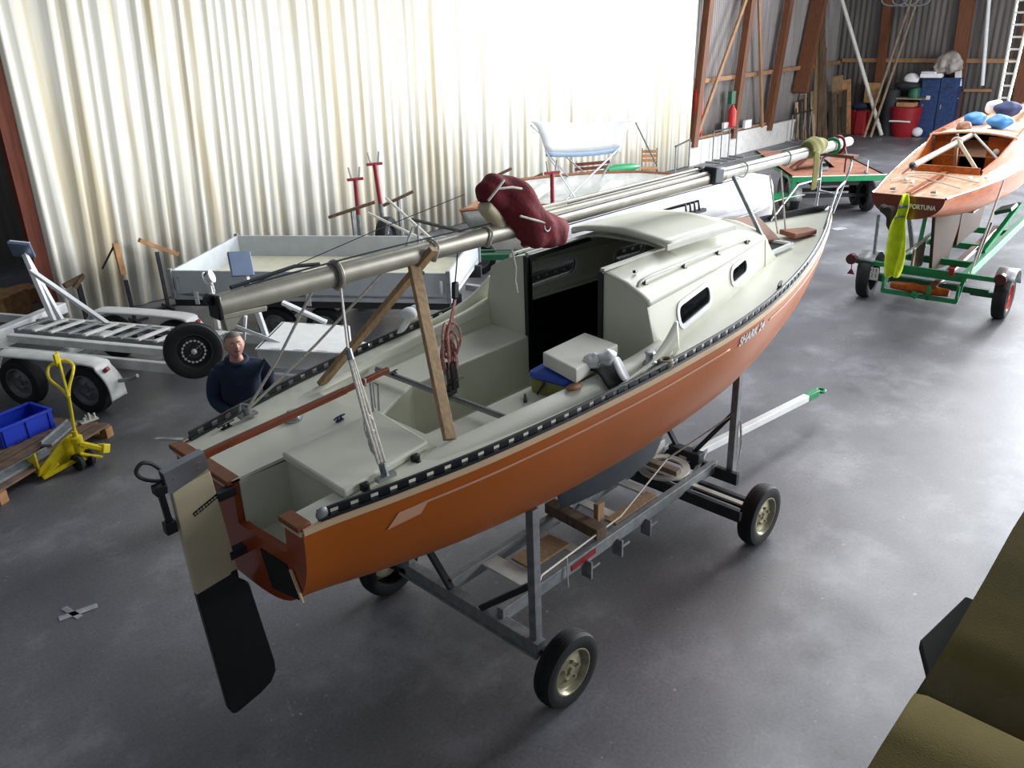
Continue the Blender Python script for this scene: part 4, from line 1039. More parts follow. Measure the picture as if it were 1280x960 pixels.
for y, f in ((.10, -1), (1.78, 1)):
    for x in (-.52, .52): wheel(wt, (x, y, .315), .315, .19, (0, 1, 0), 'rim_grey', 'wheel', f)
    prof = [(-.98, .30), (-.96, .45), (-.84, .62), (-.66, .70), (.66, .70), (.84, .62), (.96, .45), (.98, .24)]
    pts = curve([(a, 0, b) for a, b in prof], 4); yo = y + f * .03
    fd = MB().grid([[V((p.x, yo - .13, p.z)), V((p.x, yo - .11, p.z + .012)), V((p.x, yo + .11, p.z + .012)), V((p.x, yo + .13, p.z))] for p in pts]).build('mudguard', 'white_paint' if f > 0 else 'white_dirty', wt, solid=.012, smooth=35)
    MB().box((.90, yo + f * .02, .62), (.05, .06, .07), (0, .9, 0)).build('side_lamp', 'red_lamp', fd, bevel=.01)
    for x in (-.52, .52): MB().bar((x, .36 if f < 0 else 1.5, .40), (x, y, .315), .06, .06).build('axle_arm', 'galv', wt, smooth=0)
    MB().tube([(1.0, y, .46), (1.18, y, .50), (1.30, y, .56)], .025, 8).build('step_tube', 'galv', wt)
MB().bar((0, .4, .50), (0, 1.46, .50), .12, .06).build('brace_plate', 'galv', wt, smooth=0)
# roller cradle, the bars between two long angle irons
for y in (.80, 1.18): MB().bar((-1.25, y, .70), (1.75, y, .70), .05, .07).build('cradle_rail', 'galv', wt, smooth=0, bevel=.004)
for i in range(11):
    x = -1.15 + i * .28; MB().bar((x, .74, .745), (x + .10, 1.24, .745), .075, .03).build('roller_bar', 'white_dirty' if i % 3 else 'galv', wt, smooth=0, bevel=.006)
MB().bar((-1.1, .56, .70), (2.0, .56, .70), .10, .10).build('bunk', 'white_dirty', wt, smooth=0, bevel=.01)
# two padded hull supports on raking legs
def support(pad, feet, rx, ry, rz):
    p = inw(pad); o = MB().box((0, 0, 0), (.30, .05, .34)).build('support_pad', 'pad_blue', wt, smooth=0, bevel=.012); o.location = p; o.rotation_euler = (rx, ry, rz)
    b = MB().box((0, .035, 0), (.26, .03, .30)).build('backing', 'white_paint', o, smooth=0, bevel=.004)
    for f in feet: MB().bar(p + V((0, .03, -.08)), f, .065, .065, (1, 0, 0)).build('support_leg', 'white_paint', wt, smooth=0, bevel=.006)
support(atz(27, 312, 1.55), [(-1.1, 1.45, .62), (-.9, 1.15, .62)], .75, .2, .5); 
support(atz(301, 330, 1.52), [(2.25, 1.45, .62)], -.55, .15, .9)
MB().bar(inw(atz(38, 338, 1.4)), (-.35, 1.5, .62), .06, .06, (1, 0, 0)).build('support_leg', 'white_paint', wt, smooth=0, bevel=.006)
# winch post, loose bars and the spare wheel
wp = inw(atz(262, 352, 1.25)); MB().bar((wp.x, wp.y, .58), wp, .06, .06, (1, 0, 0)).build('winch_post', 'white_dirty', wt, smooth=0, bevel=.004)
wn = MB().lathe([(0, -.05), (.09, -.05), (.09, -.04), (.05, -.03), (.05, .03), (.09, .04), (.09, .05), (0, .05)], wp + V((0, 0, .06)), (1, .3, .35), 20).build('winch', 'white_paint', wt); 
MB().lathe([(0, .051), (.055, .051), (.055, .058), (0, .058)], wp + V((0, 0, .06)), (-1, -.3, .35), 20).build('winch_drum', 'navy_cloth', wn)
MB().tube([wp + V((0, -.02, .0)), wp + V((.12, -.1, -.02)), wp + V((.14, -.12, -.1))], .012, 6).build('crank', 'white_paint', wn)
def wbar(a, b_, za, zb_, w): MB().bar(inw(atz(*a, za)), inw(atz(*b_, zb_)), w, w * .8, (1, 0, 0)).build('strut', 'white_paint', wt, smooth=0, bevel=.004)
wbar((285, 404), (405, 451), 1.05, .74, .05); wbar((353, 378), (408, 403), 1.0, .74, .06); wbar((307, 395), (305, 425), 1.1, .7, .04)
sp = inw(atz(242, 438, .98)); dirw = (wm(wt).inverted().to_3x3() @ V((-.38, -.90, .12))).normalized()
wheel(wt, sp, .325, .21, dirw, 'dark_steel', 'spare_wheel', 1)
b = MB(); a_ = dirw.orthogonal().normalized(); c_ = dirw.cross(a_)
for i in range(18): b.cyl(sp + (a_ * math.cos(i * PI / 9) + c_ * math.sin(i * PI / 9)) * .125 + dirw * .055, sp + (a_ * math.cos(i * PI / 9) + c_ * math.sin(i * PI / 9)) * .125 + dirw * .068, .013, n=8)
b.ball(sp + dirw * .07, .035).lathe([(.122, .050), (.128, .050), (.128, .058), (.122, .058), (.122, .050)], sp, dirw, 32).bar(sp + dirw * .054 - a_ * .125, sp + dirw * .054 + a_ * .125, .004, .004); b.build('rim_holes', 'alu_white', wt)
MB().bar(sp - dirw * .1, (sp.x - .05, .5, .58), .06, .06).build('spare_bracket', 'white_dirty', wt, smooth=0)
bx = thing('panel_box', 'white panel box lying on the trailer behind the man', 'box', atz(395, 440, .62))
zz = .90; q = [loc(atz(px, py, zz), bx) for px, py in ((352, 402), (437, 407), (441, 442), (318, 436))]
MB().prism(q, (0, 0, -.025)).build('lid', 'white_paint', bx, smooth=0, bevel=.006)
for i in range(4):
    a, c = q[i], q[(i + 1) % 4]; cc = (q[0] + q[1] + q[2] + q[3]) / 4; a, c = a.lerp(cc, .04), c.lerp(cc, .04)
    MB().prism([a, c, c - V((0, 0, .24)), a - V((0, 0, .24))], (cc - (a + c) / 2).normalized() * .02).build('side_panel', 'white_dirty', bx, smooth=0)

# ------------------------------------------------------------------ pale grey dropside trailer
FA = math.radians(-55)
fb_ = thing('dropside_trailer', 'pale grey dropside trailer with empty cream bed behind the white boat trailer', 'trailer', (5.01, 11.87, 0), FA)
Lb, Wb, z0, z1 = 4.15, 2.15, .83, 1.17
MB().span((0, 0, z0 - .04), (Lb, Wb, z0)).build('bed_floor', 'bed_floor', fb_, smooth=0)
for (a, c, nm) in (((0, 0), (Lb, .04), 'side_board'), ((0, Wb - .04), (Lb, Wb), 'side_board'), ((0, .04), (.04, Wb - .04), 'end_board'), ((Lb - .04, .04), (Lb, Wb - .04), 'end_board')):
    bd = MB().span((a[0], a[1], z0 - .10), (c[0], c[1], z1)).build(nm, 'bed_grey', fb_, smooth=0, bevel=.006)
    if nm == 'side_board' and a[1] == 0:
        for x in (.35, Lb / 2, Lb - .35): MB().span((x - .03, -.02, z0 - .16), (x + .03, 0, z0 + .03)).build('hinge', 'white_dirty', bd, smooth=0)
        for x in (.08, Lb - .12): MB().span((x, -.025, z0 + .05), (x + .04, 0, z0 + .24)).build('latch', 'steel', bd, smooth=0)
for x in (.0, Lb):
    for y in (0, Wb): MB().box((x, y, (z0 + z1) / 2 - .03), (.06, .06, z1 - z0 + .12)).build('corner_post', 'galv', fb_, smooth=0, bevel=.006)
for y in (.35, Wb - .35): MB().span((-.1, y - .04, z0 - .24), (Lb + .1, y + .04, z0 - .05)).build('chassis_rail', 'under_dark', fb_, smooth=0)
MB().span((-.02, .02, z0 - .20), (Lb, .06, z0 - .10)).build('edge_rail', 'under_dark', fb_, smooth=0)
for x in (1.45, 2.20):
    for y, f in ((.20, -1), (Wb - .20, 1)): wheel(fb_, (x, y, .29), .29, .18, (0, 1, 0), 'rim_grey', 'wheel', f)
    MB().bar((x, .25, .29), (x, Wb - .25, .29), .06, .06).build('axle', 'under_dark', fb_, smooth=0)
MB().bar((Lb, Wb / 2, z0 - .18), (Lb + 1.2, Wb / 2, .5), .09, .09).build('drawbar', 'galv', fb_, smooth=0)

# ------------------------------------------------------------------ pallet, crate and pallet truck
PA = math.radians(27)
pal = thing('pallet', 'wooden pallet at the left edge carrying grey steel strips and the blue crate', 'pallet', (1.58, 8.92, 0), PA)
PL, PW = 1.62, 1.05
for i in range(6): MB().span((0, .02 + i * .175, .125), (PL, .02 + i * .175 + .135, .147)).build('deck_board', 'pallet_top', pal, smooth=0, bevel=.003)
for x in (0, PL / 2 - .05, PL - .1):
    MB().span((x, 0, .10), (x + .1, PW, .125)).build('stringer_board', 'pallet_wood', pal, smooth=0); MB().span((x, 0, 0), (x + .1, PW, .02)).build('bottom_board', 'pallet_wood', pal, smooth=0)
    for y in (0, PW / 2 - .05, PW - .1): MB().span((x, y, .02), (x + .1, y + .1, .10)).build('block', 'pallet_wood', pal, smooth=0)
for (xa, ya, xb, yy, lab) in ((.0, .20, .85, .13, 'grey steel strip on the pallet, the one nearest the viewer'), (.95, .30, 1.50, .45, 'grey steel strip on the pallet beside the yellow truck mast')):
    a, c = wm(pal) @ V((xa, ya, .165)), wm(pal) @ V((xb, yy, .165)); o = MB().bar(a, c, .13, .03).bar(a + V((-.03, .055, .02)), c + V((-.03, .055, .02)), .02, .05).build('steel_strip', 'galv', smooth=0, bevel=.003); tag(o, lab, 'steel strip')
b = MB(); cb_ = atz(72, 480, .20)
for i in range(5): b.cyl(V((2.83 + .03 * i, 9.93 + .02 * (i % 2), .155)), V((2.83 + .03 * i, 9.93 + .02 * (i % 2), .21 + .02 * (i % 3))), .012, n=8)
b.box((2.88, 9.94, .158), (.2, .09, .016)); tag(b.build('bracket', 'alu_white', smooth=0), 'small shiny metal bracket on the far corner of the pallet', 'bracket')
cr_ = thing('crate', 'bright blue plastic crate on the pallet at the left edge', 'crate', (2.20, 10.22, .15), math.radians(14))
cl, cw, chh = .62, .42, .22
for (a, c) in (((-cl / 2, -cw / 2), (cl / 2, -cw / 2)), ((-cl / 2, cw / 2), (cl / 2, cw / 2)), ((-cl / 2, -cw / 2), (-cl / 2, cw / 2)), ((cl / 2, -cw / 2), (cl / 2, cw / 2))):
    w_o = MB().bar((a[0], a[1], chh / 2), (c[0], c[1], chh / 2), .012, chh).build('wall', 'blue_plastic', cr_, smooth=0, bevel=.003)
    MB().bar((a[0], a[1], chh), (c[0], c[1], chh), .04, .03).build('rim', 'blue_plastic', w_o, smooth=0, bevel=.005)
MB().span((-cl / 2, -cw / 2, 0), (cl / 2, cw / 2, .012)).build('bottom', 'blue_plastic', cr_, smooth=0)
for x in (-cl / 2 + .04, cl / 2 - .04, 0): MB().bar((x, -cw / 2 - .01, 0), (x, -cw / 2 - .01, chh), .02, .03, (1, 0, 0)).build('rib', 'blue_plastic', cr_, smooth=0)
for y in (-.15, .15): MB().bar((cl / 2 + .01, y, 0), (cl / 2 + .01, y, chh), .03, .02, (1, 0, 0)).build('rib', 'blue_plastic', cr_, smooth=0)
t = MB().ball((2.15, 10.22, .21), .09, (1.3, 1, .45)).build('black_bag', 'cloth_black'); tag(t, 'dark bundle lying in the blue crate', 'bag')
pj = thing('pallet_truck', 'yellow hand pallet truck pushed into the wooden pallet', 'pallet truck', (2.32, 9.16, 0), math.radians(10))
g = lambda p: loc(p, pj)
for x in (-.20, .20): MB().span((x - .075, .04, .06), (x + .075, 1.0, .10)).build('fork', 'yellow', pj, smooth=0, bevel=.006)
b = MB().prism([(-.30, .02, .06), (.28, .02, .06), (.28, .02, .18), (.14, .02, .38), (.04, .02, .34), (-.27, .02, .13)], (0, .03, 0)); b.build('frame_plate', 'yellow', pj, smooth=0, bevel=.006)
for x in (-.27, .02): MB().prism([(x, .05, .10), (x, .42, .10), (x, .05, .32)], (.02, 0, 0)).build('gusset', 'yellow', pj, smooth=0)
for x in (.08, .20): MB().lathe([(.03, -.03), (.085, -.03), (.095, -.02), (.095, .02), (.085, .03), (.03, .03)], (x, -.10, .095), (1, .1, 0), 24).build('steer_wheel', 'rubber', pj)
MB().lathe([(0, 0), (.075, 0), (.075, .05), (.05, .07), (.05, .20), (.065, .21), (.065, .27), (.03, .28), (.03, .34), (0, .34)], (.14, -.07, .10), (0, 0, 1), 18).build('pump', 'yellow', pj)
MB().bar((.14, -.10, .30), (.34, -.16, .16), .07, .05).box((.36, -.15, .15), (.10, .10, .10), (0, .4, .3)).bar((.10, -.14, .20), (.30, -.20, .08), .03, .03).build('pedal_linkage', 'yellow', pj, smooth=0, bevel=.008)
MB().bar((-.28, -.02, .05), (.10, -.06, .11), .04, .04).bar((-.28, -.02, .05), (-.10, -.05, .15), .03, .03).build('tie_rod', 'yellow', pj, smooth=0, bevel=.006)
ht = g(atz(86, 497, .80)); hb_ = V((.14, -.07, .40)); MB().tube([hb_, ht], .018, 10).build('handle_shaft', 'yellow', pj)
lf, rt, tp = g(atz(60, 462, 1.0)), g(atz(91, 456, 1.0)), g(atz(71, 440, 1.12))
MB().tube(curve([ht, g(atz(76, 486, .84)), g(atz(62, 474, .93)), lf, g(atz(66, 455, 1.03)), g(atz(80, 450, 1.04)), rt, g(atz(91, 466, .97)), g(atz(87, 482, .86)), ht], 4), .017, 8).build('handle_loop', 'yellow', pj)
MB().bar(ht, tp, .03, .025, (1, 0, 0)).box(g(atz(71, 450, 1.08)), (.05, .04, .14)).build('control_lever', 'yellow', pj, smooth=0, bevel=.006)

# ------------------------------------------------------------------ trestles and crates along the sheeting
def stand(name, foot, top, m, label, cat='trestle', w=.05):
    t = thing(name, label, cat, V((foot.x, foot.y, 0)), 0, 'trestles along the sheeting'); MB().bar((0, 0, 0), V(loc(top, t)), w, w, (1, 0, 0)).build('post', 'dark_steel', t, smooth=0)
    b = MB().bar((-.22, 0, .02), (.22, 0, .02), .04, .04); b.bar((0, -.22, .02), (0, .22, .02), .04, .04); b.build('foot', 'dark_steel', t, smooth=0)
    return t
p = aty(157, 350, 13.6); t = stand('trestle', p, V((p.x, p.y, p.z)), '', 'thin trestle with upright orange wood arm before the sheeting')
MB().bar(loc(aty(144, 304, 13.6), t), loc(aty(154, 343, 13.6), t), .09, .06, (0, 1, 0)).build('wood_arm', 'pallet_wood', t, smooth=0, bevel=.004); MB().bar(loc(aty(143, 306, 13.6), t), loc(aty(128, 336, 13.75), t), .035, .03).build('strut', 'dark_steel', t, smooth=0)
p = aty(196, 315, 13.9); t = stand('trestle', p, p, '', 'thin trestle with sloping orange wood arm left of the dropside trailer')
MB().bar(loc(aty(174, 300, 13.9), t), loc(aty(222, 318, 13.9), t), .09, .07).build('wood_arm', 'pallet_wood', t, smooth=0, bevel=.004)
p = aty(98, 355, 13.9); t = stand('trestle', p, p, '', 'dark trestle with a forked wooden head beside the brown post', w=.07)
MB().bar(loc(aty(80, 358, 13.9), t), loc(aty(103, 346, 13.9), t), .1, .07).build('wood_arm', 'old_plank', t, smooth=0, bevel=.006); MB().bar(loc(aty(93, 360, 13.85), t), loc(aty(105, 343, 13.85), t), .06, .06).build('wood_fork', 'old_plank', t, smooth=0, bevel=.006)
def crate_box(px, py, y, sx, sy, sz, label, rz=.2, m='pallet_wood'):
    c = aty(px, py, y); t = thing('wooden_box', label, 'box', V((c.x, c.y, 0)), rz)
    for i in range(3): MB().span((-sx / 2, -sy / 2, i * sz / 3 + .004), (sx / 2, -sy / 2 + .02, (i + 1) * sz / 3)).build('slat', m, t, smooth=0, bevel=.003)
    MB().span((-sx / 2, -sy / 2 + .02, 0), (sx / 2, sy / 2, sz)).build('case', m, t, smooth=0, bevel=.006)
crate_box(28, 380, 16.4, .55, .5, .26, 'low wooden box in the dark bay behind the brown post'); crate_box(3, 378, 15.8, .6, .6, .4, 'larger wooden box at the left edge in the dark bay', .6)
o = bundle('dark_tarpaulin', [V((2.4, 18.9, .30)), V((3.4, 18.9, .42)), V((4.4, 18.9, .28))], [.25, .42, .25], 'interior', 9, lump=.5); tag(o, 'dark tarpaulin heap at the back of the bay left of the sheeting', 'tarpaulin')

# ------------------------------------------------------------------ background: open white boat on its green trailer
ob = thing('open_boat', 'open white motor boat with brown gunwales under a white sun canopy', 'boat', atz(660, 258, 0.2))
g = lambda p: loc(p, ob)
Nn = [(0, (575, 263), 1.02), (.35, (655, 257), 1.03), (.75, (745, 257), 1.05), (1, (800, 250), 1.12)]
Ff = [(0, (640, 226), 1.20), (.35, (705, 219), 1.20), (.75, (790, 215), 1.20), (1, (845, 218), 1.22)]
N = curve([g(atz(*p, z)) for _, p, z in Nn], 6); F = curve([g(atz(*p, z)) for _, p, z in Ff], 6)
rows = []
for a, c in zip(N, F):
    m_ = (a + c) / 2; d = (c - a); r = []
    for t in [i / 14 for i in range(15)]:
        x = (t - .5) * 2; h = .62 * (1 - abs(x) ** 3.2); r.append(a.lerp(c, t) - V((0, 0, h)))
    rows.append(r)
MB().grid(rows).build('hull', 'white_dirty', ob, solid=.03)
MB().faces(rows[0], [tuple(range(15))]).build('transom', 'mahog', ob, smooth=0, solid=.03)
for q, nm in ((N, 'gunwale'), (F, 'gunwale')): MB().tube(q, .035, 8).build(nm, 'mahog', ob)
MB().grid([[r[i] + V((0, 0, .22)) for i in range(3, 12)] for r in rows[1:]]).build('boat_floor', 'white_dirty', ob, solid=.02)
for i in (5, 11): MB().bar(rows[i][2] + V((0, 0, .3)), rows[i][12] + V((0, 0, .3)), .28, .05).build('thwart', 'white_paint', ob, smooth=0)
c = (N[14] + F[14]) / 2; MB().box(c + V((.05, -.1, -.28)), (.5, .7, .55), (0, 0, -.7)).build('console', 'white_paint', ob, smooth=0, bevel=.04)
c = (N[11] + F[11]) / 2; MB().box(c + V((.0, .0, -.33)), (.35, .45, .4), (0, 0, -.7)).build('seat_box', 'white_dirty', ob, smooth=0, bevel=.04)
# canopy on four tubes
cp = thing('sun_canopy', 'white sun canopy with pale blue underside over the open boat', 'canopy', atz(735, 215, 1.3))
g2 = lambda p: loc(p, cp)
A_, B_, C_, D_ = g2(atz(664, 157, 2.42)), g2(atz(795, 154, 2.42)), g2(atz(776, 183, 1.98)), g2(atz(682, 189, 1.98))
rows = []
for i in range(9):
    v = i / 8; l, r = A_.lerp(D_, v), B_.lerp(C_, v); bow = .16 * math.sin(PI * min(1, v * .85 + .15))
    rows.append([l.lerp(r, u / 10) + V((0, 0, bow - .05 * (1 - (u / 5 - 1) ** 2))) for u in range(11)])
MB().grid(rows).build('cover', 'canvas_white', cp, solid=.02)
MB().grid([[p + V((0, 0, -.10 * k)) for p in rows[-1]] for k in (0, 1)]).build('valance', 'canvas_blue', cp, solid=.012)
for (a, px, py) in ((D_, 712, 222), (C_, 752, 222), (A_, 728, 214), (B_, 820, 205), (D_, 722, 252), (C_, 705, 252)):
    MB().tube([a, g2(atz(px, py, 1.12))], .017, 8).build('frame_tube', 'steel', cp)
gt = thing('boat_cradle_trailer', 'green trailer frame under the open white boat', 'trailer', atz(645, 318, .45))
g3_ = lambda p: loc(p, gt)
MB().bar(g3_(atz(560, 322, .62)), g3_(atz(700, 318, .62)), .16, .10).bar(g3_(atz(560, 314, .70)), g3_(atz(700, 311, .70)), .05, .02).build('side_rail', 'green_dark', gt, smooth=0, bevel=.006)
MB().bar(g3_(atz(590, 270, .62)), g3_(atz(800, 258, .62)), .14, .10).build('side_rail', 'green_dark', gt, smooth=0, bevel=.006)
for (a, c) in (((575, 318), (610, 268)), ((670, 315), (760, 262))): MB().bar(g3_(atz(*a, .60)), g3_(atz(*c, .60)), .09, .09).build('cross_member', 'green_dark', gt, smooth=0)
dirn = (g3_(atz(700, 318, .62)) - g3_(atz(560, 322, .62))).normalized(); nrm = V((-dirn.y, dirn.x, 0))
for (px, py, m_) in ((600, 322, 1), (722, 296, 1)):
    c = g3_(atz(px, py, .3)); c.z = -.45 + .30; wheel(gt, c, .30, .18, nrm, 'rim_grey', 'wheel', -1)
c = g3_(atz(725, 300, .30)); c.z = -.45 + .30
b = MB(); pts = [c + dirn * .38 * math.cos(a) + V((0, 0, .40 * math.sin(a))) for a in [i * PI / 10 for i in range(11)]]
md = b.grid([[p - nrm * .13, p + nrm * .13] for p in pts]).build('mudguard', 'white_paint', gt, solid=.012); MB().box(pts[1] - nrm * .1, (.06, .05, .05)).build('side_lamp', 'red_lamp', md, bevel=.01)
for (x, y, z) in ((.0, 0, 0), (.8, .2, 0)): pass

# ------------------------------------------------------------------ boat under a white tarpaulin
tb = thing('covered_boat', 'boat wrapped in a white tarpaulin between the open boat and the green flatbed', 'boat', (12.9, 8.85, 0), math.radians(-17))
Lh = 2.75
rows = []; rows2 = []
rnd = random.Random(8)
def tb_b(x): return 0.88 * max(.06, 1 - max(0, (x / Lh)) ** 2.6 * .8 - max(0, (-x / Lh)) ** 3 * .85)
for i in range(27):
    x = -Lh + 2 * Lh * i / 26; b0 = tb_b(x); r = []
    top = 1.62 - .30 * abs((x - .9) / Lh) ** 1.5 - .1 * max(0, x / Lh)
    for j in range(17):
        u = -1 + j / 8; zz = 1.02 + (top - 1.02) * (1 - abs(u) ** 1.7) if abs(u) < .96 else .78
        r.append(V((x, u * b0 * (1.02 if abs(u) > .96 else 1) + .012 * math.sin(i * 1.3 + j), zz + .02 * math.sin(i * .9 + j * .7))))
    rows.append(r)
    rows2.append([V((x, math.cos(a) * b0 * .97, .95 - .62 * math.sin(a) ** .7)) for a in [k * PI / 12 for k in range(13)]])
MB().grid(rows).build('tarpaulin', 'tarp', tb, solid=.012, smooth=60)
MB().grid(rows2).build('hull', 'tarp_grey', tb, solid=.02, smooth=60)
MB().tube([V((x, -tb_b(x) * 1.04, .86)) for x in [-Lh + i * .5 for i in range(14)]], .012, 6).build('lashing', 'rope_white', tb)
for s in (-1, 1): MB().bar((-2.2, s * .45, .28), (2.2, s * .45, .28), .08, .1).build('cradle_rail', 'galv', tb, smooth=0)
for x in (-.3, .5):
    for s in (-1, 1): wheel(tb, (x, s * .95, .28), .28, .17, (0, 1, 0), 'rim_grey', 'wheel', s)
    MB().bar((x, -.9, .28), (x, .9, .28), .06, .06).build('axle', 'galv', tb, smooth=0)

# ------------------------------------------------------------------ green flatbed with brown deck and standing dinghy pieces
gf = thing('flatbed_trailer', 'green edged flatbed trailer with brown deck beyond the bow', 'trailer', atz(982, 223, 0) * 0 + V((17.85, 8.65, 0)), math.atan2(7.38 - 8.72, 19.0 - 17.85))
wL = 2.05
MB().span((0, .06, .86), (wL, 4.1, .90)).build('deck', 'brown_deck', gf, smooth=0)
MB().span((-.02, 0, .80), (wL + .02, .06, .92)).build('edge_beam', 'green', gf, smooth=0, bevel=.006)
MB().span((-.02, -.002, .918), (wL + .02, .062, .93)).build('edge_strip', 'white_dirty', gf, smooth=0)
for x in (0, wL - .06): MB().span((x, .06, .80), (x + .06, 4.1, .90)).build('side_beam', 'green', gf, smooth=0)
MB().span((-.02, 0, .46), (.07, .08, .82)).build('corner_leg', 'green', gf, smooth=0, bevel=.006)
MB().span((-.9, .02, .42), (.05, .6, .47)).build('low_step', 'green', gf, smooth=0, bevel=.006)
for y in (1.2, 1.9):
    for x, f in ((.18, -1), (wL - .18, 1)): wheel(gf, (x, y - .55, .37), .37, .2, (1, 0, 0), 'rim_grey', 'wheel', f)
    MB().bar((.2, y - .55, .37), (wL - .2, y - .55, .37), .08, .08).build('axle', 'under_dark', gf, smooth=0)
MB().span((.5, .3, .66), (wL - .5, 3.9, .80)).build('chassis', 'under_dark', gf, smooth=0)
pts = [V((.12, .62 + .52 * math.cos(a), .37 + .50 * math.sin(a))) for a in [PI * (.5 + i / 16) for i in range(9)]]
MB().grid([[p - V((.14, 0, 0)), p + V((.14, 0, 0))] for p in pts]).build('mudguard', 'galv', gf, solid=.012)
def on_gf(px, py, z=.90): return loc(atz(px, py, z), gf)
cv = MB().grid([[V((.25 + 1.0 * u, .9 + .5 * v + .35 * u, .905 + .28 * math.sin(PI * u) * (1 - .3 * v))) for u in [i / 10 for i in range(11)]] for v in (0, .5, 1)]).build('curved_panel', 'varnish_dark', gf, solid=.02)
me_ = wm(gf) @ V((0, 0, 0))
for (dx, dy, L2, lab) in ((.9, 1.3, 1.5, 'long grey board lying on the brown deck of the green flatbed'),):
    o = MB().bar(wm(gf) @ V((dx, dy - .5, .915)), wm(gf) @ V((dx + .6, dy + L2, .915)), .16, .03).build('board', 'galv', smooth=0); tag(o, lab, 'board')
pt = thing('metal_plate', 'pale metal plate standing at the outer end of the brown flatbed deck', 'metal plate', wm(gf) @ V((1.75, .45, .90)), .4)
MB().prism([(-.22, 0, .0), (.16, 0, 0), (.20, 0, .24), (.12, 0, .16), (-.05, 0, .06)], (0, .02, 0)).build('plate', 'alu_white', pt, smooth=0); MB().bar((-.3, 0, .02), (.1, .05, .02), .05, .04).build('foot', 'galv', pt, smooth=0)

# ------------------------------------------------------------------ stands, spars, seats along the white sheeting
def jack_stand(top, y, label, lean, n=0):
    p = aty(*top, y); t = thing('mast_stand', label, 'stand', V((p.x - lean, y, 0)), 0, 'red topped mast stands')
    q = loc(p, t); k = lerp(0, 1, .62)
    MB().tube([(0, 0, 0), q * k], .045, 10).build('lower_tube', 'galv', t); MB().tube([q * k, q], .04, 10).build('upper_tube', 'stand_red', t)
    for a in range(3): MB().bar((0, 0, .25), (.4 * math.cos(a * 2.1), .4 * math.sin(a * 2.1), .015), .03, .03).build('leg', 'galv', t, smooth=0)
    for s in (-1, 1): MB().bar(q + V((s * .06, -.03 * s, -.02)), q + V((s * .09, -.05 * s, .22)), .03, .02, (0, 1, 0)).build('fork', 'galv', t, smooth=0)
    MB().bar(q + V((-.14, .06, 0)), q + V((.14, -.06, 0)), .05, .05).build('head', 'stand_red', t, smooth=0, bevel=.006)
jack_stand((444, 224), 13.1, 'red topped mast stand, the shorter one left of the big dark wheel', .05)
jack_stand((468, 205), 13.0, 'red topped mast stand, the taller one before the dark wheel', -.12)
jack_stand((690, 216), 10.4, 'maroon topped mast stand right of the maroon sail cover', 0)
def tbar(px, py, y, L, a, label):
    p = aty(px, py, y); t = thing('trestle', label, 'trestle', V((p.x, y, 0)), 0, 'trestles along the sheeting'); z = p.z
    MB().bar((0, 0, 0), (0, 0, z), .05, .05, (1, 0, 0)).build('post', 'galv', t, smooth=0)
    d = V((math.cos(a) * L / 2, -math.sin(a) * L / 2, .12)); MB().bar(V((0, 0, z)) - d, V((0, 0, z)) + d, .10, .05).build('top_bar', 'old_plank', t, smooth=0, bevel=.005)
    MB().bar((-.25, 0, .02), (.25, 0, .02), .05, .04).build('foot', 'galv', t, smooth=0)
tbar(440, 262, 12.4, .85, .8, 'trestle with a dark top bar crossing the shorter red mast stand')
tbar(498, 248, 12.8, .60, .7, 'trestle with a grey top bar behind the dark wheel')
tbar(624, 218, 12.9, .55, .8, 'trestle with a grey top bar above the maroon sail cover')
tbar(664, 224, 13.6, .55, .8, 'trestle with a brown top bar under the left canopy edge')
w_ = aty(484, 296, 12.2); bw = thing('loose_wheel', 'big dark wheel standing behind the dropside trailer', 'wheel', V((w_.x, 12.2, 0)), 0)
z_c = w_.z; wheel(bw, (0, 0, z_c), .36, .22, (.5, -.85, 0), 'dark_steel', 'tyre', 1); MB().bar((0, .1, z_c), (0, .1, 0), .08, .08).bar((-.3, .1, .03), (.3, .1, .03), .3, .06).build('hub_stand', 'dark_steel', bw, smooth=0)
def spar(pa, za, pb, zb, r, m, label, name='spar'):
    o = MB().tube([atz(*pa, za), atz(*pb, zb)], r, 8).build(name, m); return tag(o, label, 'spar')
sprs = [((483, 248), 1.75, (560, 318), 1.2, .022, 'alu_white', 'thin pale spar sloping down to the mast behind the crutch'), ((460, 266), 1.6, (530, 300), 1.2, .022, 'alu_white', 'thin pale spar in front of the dark wheel'),
        ((515, 274), 1.24, (588, 292), 1.22, .03, 'dark_steel', 'thick black spar lying just above the grey mast')]
for s in sprs: spar(*s)
b = MB().tube([aty(508, 320, 9.6), aty(510, 300, 9.6), aty(516, 284, 9.6), aty(522, 282, 9.6), aty(524, 318, 9.6)], .02, 8).build('hook_rod', 'galv'); tag(b, 'bent steel rod standing behind the mast crutch', 'rod')
# folding wooden bench and chairs
def seat(c, rz, label, wood='pallet_wood', frame='dark_steel', nm='folding_chair', s=1.0, cat='chair'):
    t = thing(nm, label, cat, V((c.x, c.y, 0)), rz)
    for i in range(4): MB().span((-.22 * s, -.22 + i * .115, .43), (.22 * s, -.22 + i * .115 + .095, .455)).build('seat_slat', wood, t, smooth=0)
    for i in range(3): MB().span((-.22 * s, .235, .58 + i * .12), (.22 * s, .255, .66 + i * .12)).build('back_slat', wood, t, smooth=0)
    for x in (-.2 * s, .2 * s):
        MB().bar((x, -.2, 0), (x, -.2, .44), .025, .025, (1, 0, 0)).build('leg', frame, t, smooth=0); MB().bar((x, .25, 0), (x, .25, .95), .025, .025, (1, 0, 0)).build('leg', frame, t, smooth=0)
    return t
seat(atz(745, 226, .45), -.5, 'dark slatted folding seat under the canopy by the sheeting', 'varnish_dark', 'steel', 'bench', 2.2, 'bench')
seat(atz(812, 210, .45), -.9, 'pale wooden folding chair at the end of the white sheeting')
